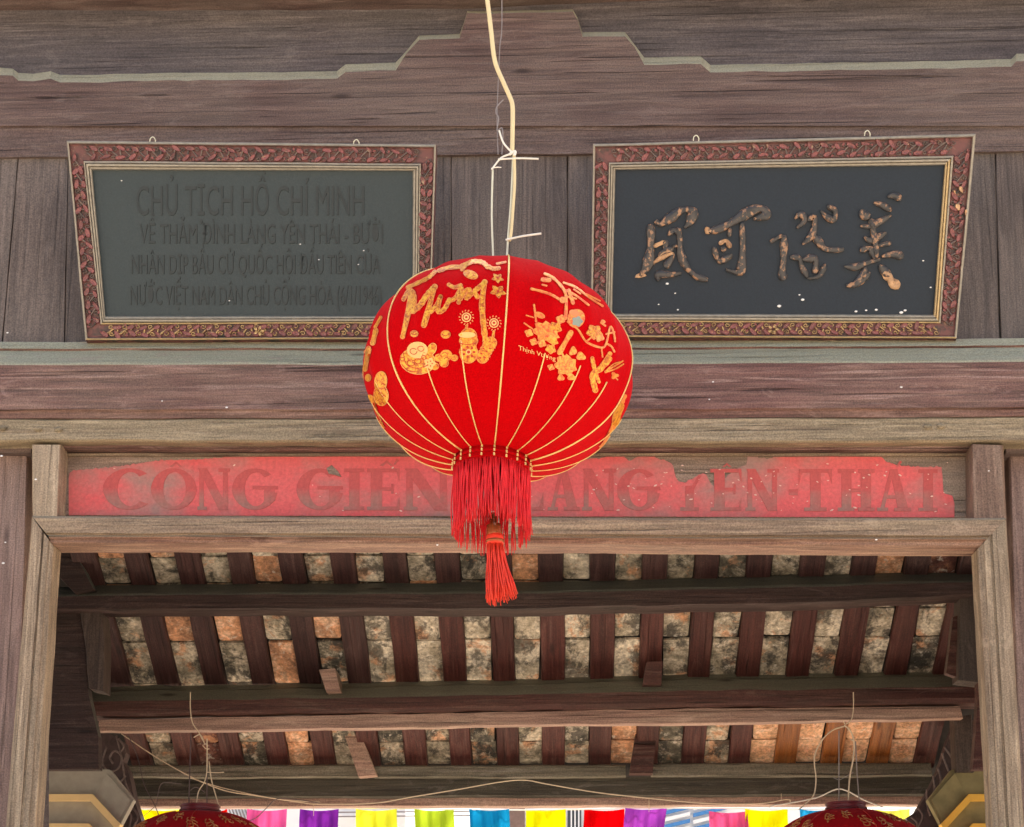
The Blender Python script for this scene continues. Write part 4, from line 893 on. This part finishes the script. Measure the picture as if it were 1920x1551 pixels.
zL = lambda p: (700+p[0]/5.171, 480+p[1]/5.171); zR = lambda p: (940+p[0]/5.171, 480+p[1]/5.171); z8 = lambda p: (660+p[0]/5.967, 560+p[1]/5.967); z6 = lambda p: (1080+p[0]/8.617, 740+p[1]/8.617)
K5 = 1/5.171
OFF = .0022
PM = [M['pline'], M['pgold'], M['porange'], M['pline2'], M['pred'], M['pgrey']]
LINE, GOLD, ORA, PALE, RED, GREY = range(6)
def finish(bm, name='gold_print', lab=None):
    o = obj(name, bm, PM, lan, recalc=False); 
    if lab: o['label'] = lab
    return o
def two(bm, conv, pts, w, inner=GOLD, edge=LINE, e=1.7, k=K5):
    ribbon(bm, conv, pts, w*k, OFF, edge); ribbon(bm, conv, pts, max(w*k-e*1.3, 1.2), OFF+.0007, inner)
def twod(bm, conv, c, rx, ry, inner=GOLD, edge=LINE, rot=0, lobes=0, la=.2, e=.9, k=K5):
    disc(bm, conv, c, rx*k, ry*k, OFF+.0002, edge, rot, lobes, la); disc(bm, conv, c, max(rx*k-e, .8), max(ry*k-e, .8), OFF+.0009, inner, rot, lobes, la)
# greeting word
bm = bmesh.new()
for pts, w in (([(300, 425), (345, 345), (380, 345)], 44), ([(375, 345), (345, 540), (290, 785)], 50), ([(385, 360), (400, 440), (370, 540), (450, 490), (530, 380), (600, 305)], 58), ([(595, 310), (550, 480), (495, 675)], 54), ([(560, 545), (620, 480), (655, 400)], 46),
               ([(655, 400), (630, 540), (690, 520), (740, 430)], 46), ([(735, 285), (790, 310), (850, 290)], 40), ([(740, 440), (800, 410), (855, 315), (830, 455)], 42), ([(850, 420), (900, 340), (940, 340), (900, 420), (960, 370)], 42), ([(1010, 400), (985, 350), (1040, 300), (1085, 260)], 50), ([(1080, 260), (1055, 470), (1075, 720), (1095, 860)], 56)):
    two(bm, zL, pts, w)
finish(bm, 'printed_word', 'gold brush word printed on the upper left panel')
bm = bmesh.new()
for c, r in (((1205, 222), 50), ((1210, 350), 66)): twod(bm, zL, c, r, r*.78, GOLD, LINE, .3, 5, .28); disc(bm, zL, c, 2.4, 2, OFF+.0014, RED)
twod(bm, zL, (945, 188), 76, 42, GOLD, LINE, .35)
for pts, w in (([(340, 310), (440, 265), (540, 215), (600, 160)], 40), ([(640, 150), (740, 118), (860, 112)], 42), ([(860, 105), (920, 80), (970, 60), (1060, 70), (1110, 115)], 46), ([(1120, 110), (1160, 130), (1215, 125)], 42), ([(1200, 82), (1280, 66)], 24), ([(860, 140), (890, 110)], 34)): two(bm, zL, pts, w)
finish(bm, 'printed_blossom')
bm = bmesh.new()
for c, r in (((402, 757), 40), ((705, 765), 48)):
    twod(bm, zL, c, r, r*.85, GOLD, LINE); ribbon(bm, zL, [(c[0]-r*.6, c[1]), (c[0], c[1]+r*.3), (c[0]+r*.6, c[1])], 1.4, OFF+.0014, RED)
finish(bm, 'printed_ingot')
bm = bmesh.new()
twod(bm, zL, (435, 1020), 172, 130, GOLD, PALE, .1); twod(bm, zL, (572, 905), 44, 62, GOLD, PALE, .4)
for c, r in (((600, 1070), 42), ((690, 1040), 46), ((640, 990), 44), ((710, 965), 60), ((790, 990), 36)): twod(bm, zL, c, r, r*.9, GOLD, LINE)
disc(bm, zL, (435, 915), 19.5, 15.5, OFF+.0012, PALE); disc(bm, zL, (555, 1045), 10, 10, OFF+.0016, PALE, 0, 5, .2)
for a in range(5): disc(bm, zL, (555+24*math.cos(a*1.256), 1045+24*math.sin(a*1.256)), 1.3, 1.3, OFF+.002, RED)
for c, r in (((400, 925), 34), ((470, 900), 30), ((375, 1035), 36), ((440, 1020), 30), ((500, 985), 24), ((290, 1000), 20)):
    ribbon(bm, zL, [(c[0]+r*math.cos(t), c[1]+r*math.sin(t)*(1-.06*t)) for t in [x*.7 for x in range(9)]], 1.3, OFF+.0018, RED, False)
ribbon(bm, zL, [(300, 940), (330, 1050), (430, 1090), (540, 1060)], 1.4, OFF+.0016, RED, False); ribbon(bm, zL, [(285, 1050), (350, 1110), (450, 1125)], 1.3, OFF+.0016, RED, False)
for c in ((650, 985), (700, 960), (715, 1010), (610, 1075)): ribbon(bm, zL, [(c[0]-26, c[1]-8), (c[0], c[1]-24), (c[0]+26, c[1]-4)], 1.3, OFF+.0016, RED, False)
finish(bm, 'printed_treasure', 'gold ingot and coins printed under the word')
bm = bmesh.new()
two(bm, zL, [(925, 785), (925, 960)], 168, GOLD, LINE, 1.8); disc(bm, zL, (912, 770), 16, 5.5, OFF+.0015, PALE); ribbon(bm, zL, [(840, 850), (920, 862), (1000, 850)], 1.4, OFF+.002, RED, False)
for a in range(7): disc(bm, zL, (928+50*math.cos(a*.9), 935+48*math.sin(a*.9)), 2.8, 2.2, OFF+.002, RED, a*.9)
disc(bm, zL, (928, 935), 5, 5, OFF+.0021, PALE); disc(bm, zL, (928, 935), 3, 3, OFF+.0026, RED)
two(bm, zL, [(1060, 985), (1100, 910), (1140, 845)], 120, GOLD, LINE, 1.8); two(bm, zL, [(1155, 840), (1168, 735)], 26); two(bm, zL, [(895, 760), (908, 680)], 26)
for c in ((1050, 950), (1080, 985), (1040, 990), (1100, 930), (1070, 900), (1130, 900)): disc(bm, zL, c, 2.2, 1.5, OFF+.002, RED, .5)
for c in ((905, 600), (1170, 655)):
    for r_, mi, o_ in ((9, PALE, 0), (7, RED, .0006), (5, PALE, .0012), (2.2, RED, .0018)): disc(bm, zL, c, r_, r_, OFF+.0003+o_, mi)
    for a in range(14):
        an = a*math.pi*2/14; ribbon(bm, zL, [(c[0]+58*math.cos(an), c[1]+58*math.sin(an)), (c[0]+74*math.cos(an+.12), c[1]+74*math.sin(an+.12))], 2.0, OFF, LINE, False)
finish(bm, 'printed_firecracker', 'gold firecrackers with round sparks')
# left limb print
bm = bmesh.new(); k8 = 1/5.967
for pts, w in (([(330, 215), (270, 320)], 40), ([(275, 360), (240, 500)], 60), ([(195, 560), (155, 790)], 58), ([(205, 320), (150, 450), (125, 600)], 30), ([(120, 820), (130, 1020), (150, 1150)], 34), ([(205, 1130), (250, 1300), (305, 1430)], 115)): two(bm, z8, pts, w, GOLD, LINE, 1.5, k8)
twod(bm, z8, (190, 885), 36, 44, GOLD, LINE, 0, 0, 0, .8, k8); twod(bm, z8, (330, 930), 72, 118, GOLD, PALE, .1, 0, 0, .8, k8); twod(bm, z8, (335, 1080), 84, 120, GOLD, PALE, -.1, 0, 0, .8, k8)
for c in ((360, 960), (370, 1010), (330, 1060), (370, 1090), (330, 1130), (290, 1030), (350, 1170)): ribbon(bm, z8, [(c[0]-24, c[1]+10), (c[0], c[1]-12), (c[0]+24, c[1]+8)], 1.2, OFF+.0018, RED, False)
finish(bm, 'gold_print')
# right panel: branches, blossoms, birds
bm = bmesh.new()
for pts, w in (([(420, 180), (500, 220), (600, 330), (625, 430), (618, 610)], 30), ([(600, 265), (720, 310), (830, 395), (975, 490)], 22), ([(600, 330), (720, 390), (840, 480)], 22), ([(820, 375), (950, 440)], 16), ([(650, 340), (690, 460)], 36), ([(700, 330), (760, 370)], 18), ([(640, 400), (720, 420)], 20),
               ([(290, 325), (400, 352), (480, 380), (560, 425)], 26), ([(400, 235), (460, 240)], 44), ([(395, 285), (435, 295)], 18), ([(315, 480), (325, 560), (335, 640)], 20), ([(240, 580), (310, 600)], 12), ([(220, 655), (300, 710)], 14),
               ([(640, 640), (740, 720), (820, 835), (960, 890), (1010, 850), (1050, 690), (1085, 760), (1095, 830)], 20), ([(1010, 850), (1060, 880), (1088, 930)], 20), ([(1010, 760), (1090, 740)], 18), ([(670, 745), (610, 850), (560, 940)], 48), ([(570, 920), (600, 980)], 22), ([(965, 900), (975, 980)], 14), ([(820, 830), (870, 790)], 16), ([(960, 650), (1000, 680)], 20)):
    two(bm, zR, pts, w, ORA, LINE, 1.2)
finish(bm, 'printed_branch', 'orange flowering branch printed on the right panel')
bm = bmesh.new()
for c, rx, ry, lb in (((430, 740), 125, 92, 7), ((520, 700), 60, 52, 5), ((570, 620), 42, 44, 4), ((590, 432), 32, 32, 0), ((370, 578), 54, 28, 0), ((310, 835), 36, 34, 4), ((390, 850), 42, 36, 4), ((475, 905), 50, 42, 5), ((895, 740), 72, 66, 5), ((945, 790), 44, 42, 4),
                      ((620, 1060), 104, 96, 7), ((690, 925), 34, 44, 3), ((765, 975), 46, 38, 3), ((478, 1080), 34, 28, 4), ((572, 1180), 34, 30, 3), ((675, 1175), 42, 32, 3), ((980, 640), 24, 18, 0), ((720, 610), 84, 92, 0), ((265, 750), 40, 36, 4), ((500, 830), 46, 36, 5)):
    twod(bm, zR, c, rx, ry, ORA if lb != 5 else GOLD, LINE, .4, lb, .16)
disc(bm, zR, (728, 640), 9.5, 9, OFF+.0016, GREY, 0, 5, .15); disc(bm, zR, (700, 560), 10, 6, OFF+.0014, LINE, .3)
for c, r, n_ in (((430, 740), 60, 9), ((620, 1060), 56, 8), ((895, 740), 34, 6), ((470, 905), 24, 4)):
    for a in range(n_):
        an = a*2*math.pi/n_; ribbon(bm, zR, [(c[0]+r*.5*math.cos(an), c[1]+r*.4*math.sin(an)), (c[0]+r*math.cos(an+.5), c[1]+r*.8*math.sin(an+.5)), (c[0]+r*1.3*math.cos(an+.3), c[1]+r*1.0*math.sin(an+.3))], 1.0, OFF+.0019, LINE, False)
finish(bm, 'printed_blossom', 'orange blossoms printed on the right panel')
bm = bmesh.new()
for pts, w in (([(1040, 1000), (960, 1090), (880, 1160), (905, 1300)], 56), ([(1045, 950), (1000, 1020), (960, 1080)], 46), ([(1000, 1120), (1090, 1070), (1170, 1020)], 16), ([(1000, 1130), (1100, 1095), (1175, 1050)], 14), ([(1010, 1110), (1080, 1050), (1140, 1030)], 12), ([(875, 995), (895, 1090)], 40), ([(910, 1140), (940, 1220)], 34)): two(bm, zR, pts, w, GOLD, LINE, 1.3)
twod(bm, zR, (1090, 1160), 34, 30, ORA, LINE, 0, 3, .3); ribbon(bm, zR, [(1100, 1180), (1120, 1200)], 2.5, OFF, LINE)
finish(bm, 'printed_bird', 'small gold bird printed at the right')
k6 = 1/8.617
for pts, w, mi in (([(780, 20), (740, 120)], 60, ORA), ([(710, 180), (650, 330), (620, 480)], 120, GOLD), ([(590, 520), (540, 640), (470, 740)], 85, ORA), ([(470, 740), (400, 860)], 30, ORA), ([(1270*1, -60), (1240, 0)], 10, ORA)):
    if pts[0][0] < 1000: bm = bmesh.new(); two(bm, z6, pts, w, mi, LINE, 1.4, k6); finish(bm, 'gold_print')
bm = bmesh.new()
V, Fc = text_mesh('Thịnh Vượng'); ax = min(v[0] for v in V); bx = max(v[0] for v in V)
q = []
for v in V:
    s_ = (v[0]-ax)/(bx-ax); zx, zy = 165+355*s_, 912+108*s_-v[1]*62; c = zR((zx-(v[1]*62)*-.0, zy)); q.append(bm.verts.new(L_(c[0], c[1], OFF+.001)))
for f in Fc:
    try: bm.faces.new([q[i] for i in f]).material_index = PALE
    except ValueError: pass
finish(bm, 'printed_text')
# hangers of the big lantern
bm = bmesh.new(); S4 = wall(4.0)
wire(bm, S4, [(925, 492), (922, 400), (924, 318)], .0028); wire(bm, S4, [(950, 490), (953, 440), (958, 380), (962, 292)], .0030)
obj('hanger_rod', bm, M['rodpale'], lan)
# suspension cord and its ties
cord = thing('hanging_cord', 'thick pale yellow cord the big lantern hangs from', 'cord', W(912, -420, 4.0))
bm = bmesh.new(); wire(bm, S4, [(880, -430), (896, -200), (905, -60), (915, 10), (921, 60), (928, 115), (944, 155), (956, 182), (961, 200), (961, 245), (960, 288)], .0062, 0, 8); obj('cord', bm, M['ivory'], cord, smooth=True)
bm = bmesh.new(); wire(bm, S4, [(964, 288), (965, 340), (962, 390), (958, 440), (955, 452)], .0042, -.006, 6); obj('cord_end', bm, M['ivory'], cord, smooth=True)
for pts, r, d in (([(934, 299), (970, 297), (1010, 298)], .0024, -.01), ([(948, 450), (980, 443), (1015, 438)], .0027, -.01), ([(922, 318), (940, 296), (962, 288)], .0026, -.008), ([(936, 245), (944, 268), (960, 286)], .0026, -.008), ([(955, 290), (966, 284), (964, 292)], .004, -.01), ([(921, 316), (930, 314), (940, 314)], .0015, -.008)):
    bm = bmesh.new(); wire(bm, S4, pts, r, d); obj('cable_tie', bm, M['white'], cord)
gw = bmesh.new(); wire(gw, S4, [(930, -430), (941, 0), (937, 90), (934, 160), (932, 220), (934, 290)], .0013, .004); wire(gw, S4, [(944, 187), (932, 200), (930, 212), (935, 222), (932, 245), (941, 240), (943, 260), (941, 290)], .0018, .002)
tag(obj('thin_wire', gw, M['greyw']), 'thin grey wire twisting beside the yellow lantern cord', 'wire')
# overhead tie beam both cords are fixed to, above the picture
bm = bmesh.new(); prism(bm, wall(3.93), [(XL, -500), (XR, -500), (XR, -428), (XL, -428)], 0, .14); tag(obj('hanging_beam', bm, M['wall']), 'brown beam above the lantern that carries its cord', 'beam')

# ------------------------------------------------------------------ the two lanterns beyond the doorway
def back_lantern(px, py, Y, lab, az):
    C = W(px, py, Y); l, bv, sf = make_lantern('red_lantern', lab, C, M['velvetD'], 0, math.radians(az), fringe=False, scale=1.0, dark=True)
    for k in range(9):
        a0 = -1.15+k*.29; th0 = .62+.12*math.sin(k*1.7)
        for j in range(3):
            bm = bmesh.new(); P = [sf(th0+j*.07+.05*math.sin(t*1.3+k+j), a0+.03*j+.035*t*.6+.03*math.cos(t*1.9+j), .0015) for t in range(7)]
            tube(bm, smoothline(P, 3), .0022, 4); obj('printed_curl', bm, M['pdull'], l)
    return l
YB = Y2-.32
lb = back_lantern(370, 1652, YB, 'dark red lantern hanging beyond the left side of the doorway', 5)
rb = back_lantern(1592, 1650, YB, 'dark red lantern hanging beyond the right side of the doorway', 12)
Sb_ = wall(YB)
bm = bmesh.new(); wire(bm, Sb_, [(357, 1298), (357, 1330), (361, 1355), (372, 1372), (380, 1388)], .0022); wire(bm, Sb_, [(388, 1385), (388, 1440), (384, 1465), (372, 1485), (368, 1512)], .0024); wire(bm, Sb_, [(392, 1428), (396, 1460), (404, 1490), (410, 1510)], .0024); wire(bm, Sb_, [(388, 1448), (405, 1449), (420, 1448)], .002); wire(bm, Sb_, [(363, 1383), (376, 1378), (384, 1396)], .002); wire(bm, Sb_, [(380, 1398), (386, 1404), (393, 1404)], .002)
obj('hanger_wire', bm, M['cream'], lb)
bm = bmesh.new(); wire(bm, Sb_, [(358, 1375), (356, 1440), (354, 1512)], .0026, .03); wire(bm, Sb_, [(388, 1420), (388, 1512)], .0026, .03); wire(bm, Sb_, [(357, 1482), (368, 1476), (385, 1486)], .0016, .02); obj('hanger_rod', bm, M['rod'], lb)
bm = bmesh.new(); wire(bm, Sb_, [(1600, 1298), (1600, 1330), (1596, 1350), (1585, 1358), (1582, 1352)], .0018); wire(bm, Sb_, [(1583, 1362), (1560, 1370), (1540, 1390), (1527, 1420), (1530, 1460), (1526, 1490), (1512, 1506), (1498, 1518)], .0026)
wire(bm, Sb_, [(1583, 1360), (1594, 1370), (1601, 1390), (1600, 1420), (1593, 1460), (1590, 1508)], .0030); wire(bm, Sb_, [(1594, 1386), (1602, 1390)], .0022); obj('hanger_wire', bm, M['cream'], rb)
bm = bmesh.new(); wire(bm, Sb_, [(1573, 1370), (1573, 1512)], .0022, .03); wire(bm, Sb_, [(1604, 1390), (1607, 1450), (1612, 1512)], .0022, .03); wire(bm, Sb_, [(1562, 1458), (1574, 1462), (1586, 1456), (1600, 1448)], .0017, .02); obj('hanger_rod', bm, M['greyw'], rb)
# electric wires strung along the eave
Sw = wall(Y3-.34)
bm = bmesh.new(); wire(bm, Sw, [(228, 1376), (290, 1418), (357, 1456), (420, 1482), (480, 1492), (560, 1504), (600, 1508), (700, 1506), (780, 1493), (860, 1480), (940, 1466), (985, 1463), (1030, 1471), (1120, 1486), (1220, 1497), (1320, 1506), (1420, 1507), (1475, 1499), (1482, 1504)], .0024, 0, 6, 6)
wire(bm, Sw, [(355, 1458), (420, 1478), (520, 1498), (600, 1504)], .0018, -.008)
for p in ([(588, 1506), (588, 1530)], [(1217, 1496), (1217, 1522)], [(1465, 1500), (1465, 1488)]): wire(bm, Sw, p, .0014)
tag(obj('electric_wire', bm, M['cream'], smooth=True), 'long cream electric wire drooping under the eave between the two far lanterns', 'wire')
bm = bmesh.new(); wire(bm, Sw, [(1442, 1514), (1452, 1510), (1474, 1507), (1530, 1496), (1568, 1480), (1590, 1484), (1620, 1500), (1655, 1514)], .0026, -.02); tag(obj('electric_wire', bm, M['white'], smooth=True), 'pale wire crossing behind the rods of the right far lantern', 'wire')
bm = bmesh.new(); wire(bm, Sw, [(240, 1378), (258, 1420), (270, 1470), (290, 1510), (300, 1535)], .0020, -.01); wire(bm, Sw, [(340, 1470), (305, 1468), (296, 1490), (292, 1510), (270, 1530)], .0015, -.01); tag(obj('loose_wire', bm, M['rod']), 'dark loose wire hanging beside the left carved bracket', 'wire')
bm = bmesh.new(); wire(bm, Sw, [(600, 1506), (560, 1500), (520, 1498), (500, 1515), (478, 1535), (450, 1543)], .0018, -.02); tag(obj('loose_wire', bm, M['rod']), 'dark wire looping down to the left far lantern', 'wire')

# ------------------------------------------------------------------ bunting and the street beyond
YF = 8.6
flags = [((262, 350), 'yellow', (.95, .85, .02)), ((402, 425), 'red', (.85, .04, .02)), ((462, 537), 'pink', (.80, .22, .45)), ((562, 635), 'purple', (.35, .08, .48)), ((668, 745), 'pale yellow', (.88, .88, .12)), ((778, 852), 'lime green', (.60, .72, .10)), ((880, 955), 'light blue', (.04, .42, .66)), ((985, 1060), 'bright yellow', (.97, .93, .02)),
         ((1094, 1170), 'red', (.80, .01, .02)), ((1172, 1250), 'purple', (.50, .14, .58)), ((1330, 1402), 'pink', (.78, .2, .38)), ((1398, 1478), 'bright yellow', (.95, .88, .02)), ((1500, 1560), 'light blue', (.08, .48, .72)), ((1630, 1705), 'pale yellow', (.95, .92, .25)), ((-60, 20), 'green', (.2, .5, .1)), ((80, 160), 'red', (.8, .02, .02)), ((1790, 1870), 'pink', (.8, .2, .4))]
where = ['left of the left far lantern', 'partly behind the left far lantern', 'leftmost of the two pink flags', 'left of the pale yellow flag', 'between purple and lime flags', 'fourth from the left lantern', 'between lime and yellow flags', 'right of the centre light blue flag', 'under the middle of the eave', 'tilting beside the middle red flag',
         'tilting beside a yellow flag near the right', 'left of the right far lantern', 'partly behind the right far lantern', 'right of the right far lantern', 'far left behind the gate pier', 'behind the left gate pier', 'behind the right gate pier']
bm = bmesh.new(); wire(bm, wall(YF), [(-200, 1513), (200, 1518), (600, 1515), (985, 1519), (1250, 1515), (1700, 1518), (2100, 1512)], .004); tag(obj('bunting_line', bm, M['white']), 'white line the coloured flags hang from', 'line')
for i, ((x0, x1), cn, c) in enumerate(flags):
    bm = bmesh.new(); S = wall(YF+.03*(i % 3)-.03); nx, ny = 18, 18; V = []
    sk = {9: 14, 10: -16, 4: -3}.get(i, 0)
    for j in range(ny+1):
        for k in range(nx+1):
            t = j/ny; s_ = k/nx; ytop = 1517+{9: -2, 10: 4}.get(i, 0)
            V.append(bm.verts.new(S(x0+(x1-x0)*s_-sk*t*1.0*(s_*.5+.5)+1.2*math.sin(j*.4+i), ytop+3.5*math.sin(s_*math.pi)+150*t, .035*math.sin(s_*9+i*2.1+t*2)*(.25+t)+.03*math.sin(t*9+s_*5+i)+.02*math.sin(s_*19+i))))
    for j in range(ny):
        for k in range(nx): bm.faces.new((V[j*(nx+1)+k], V[j*(nx+1)+k+1], V[(j+1)*(nx+1)+k+1], V[(j+1)*(nx+1)+k]))
    tag(obj('flag', bm, flagmat('cloth_'+cn.replace(' ', '_')+str(i), c), smooth=True, recalc=False), cn+' cloth bunting flag '+where[i], 'flag', 'coloured bunting flags beyond the eave')
wh = plain('white_render', (.8, .8, .78), .9, var=.05, scale=2); bl = plain('blue_awning', (.06, .22, .5), .6); wd_ = plain('brown_shutter', (.2, .13, .1), .8); gl = plain('window_glass_dark', (.08, .09, .1), .2, var=.1)
hs = thing('house', 'white house with blue slatted shutters beyond the bunting', 'house', W(1100, 2100, 17))
bm = bmesh.new(); prism(bm, wall(17), [(900, 1440), (1560, 1440), (1560, 2150), (900, 2150)], 0, 6); obj('house_wall', bm, wh, hs)
for i in range(6):
    for x0 in (1228, 1300):
        bm = bmesh.new(); Sx = wall(16.9); y = 1512+i*13; prism(bm, Sx, [(x0, y), (x0+66, y-16), (x0+66, y-9), (x0, y+7)], 0, .04); obj('slat', bm, bl if i % 2 else wh, hs)
bm = bmesh.new(); prism(bm, wall(16.9), [(955, 1500), (984, 1500), (984, 1620), (955, 1620)], 0, .05); obj('shutter', bm, wd_, hs)
bm = bmesh.new(); prism(bm, wall(16.9), [(1064, 1518), (1090, 1518), (1090, 1600), (1064, 1600)], 0, .05); w_ = obj('window', bm, gl, hs)
for x in (1070, 1077, 1084):
    bm = bmesh.new(); prism(bm, wall(16.87), [(x, 1518), (x+2.5, 1518), (x+2.5, 1600), (x, 1600)], 0, .03); obj('window_bar', bm, wh, w_)
h2 = thing('house', 'pale house with striped awning beyond the left flags', 'house', W(500, 2100, 16))
bm = bmesh.new(); prism(bm, wall(16), [(-200, 1470), (760, 1470), (760, 2150), (-200, 2150)], 0, 5); obj('house_wall', bm, wh, h2)
for i in range(9):
    bm = bmesh.new(); prism(bm, wall(15.9), [(420+i*6, 1512), (422+i*6, 1512), (436+i*6, 1551), (434+i*6, 1551)], 0, .03); obj('awning_bar', bm, M['greyw'], h2)
for y in (1522, 1530):
    bm = bmesh.new(); prism(bm, wall(15.9), [(630, y), (900, y-2), (900, y), (630, y+2)], 0, .03); obj('balcony_rail', bm, M['greyw'], h2)
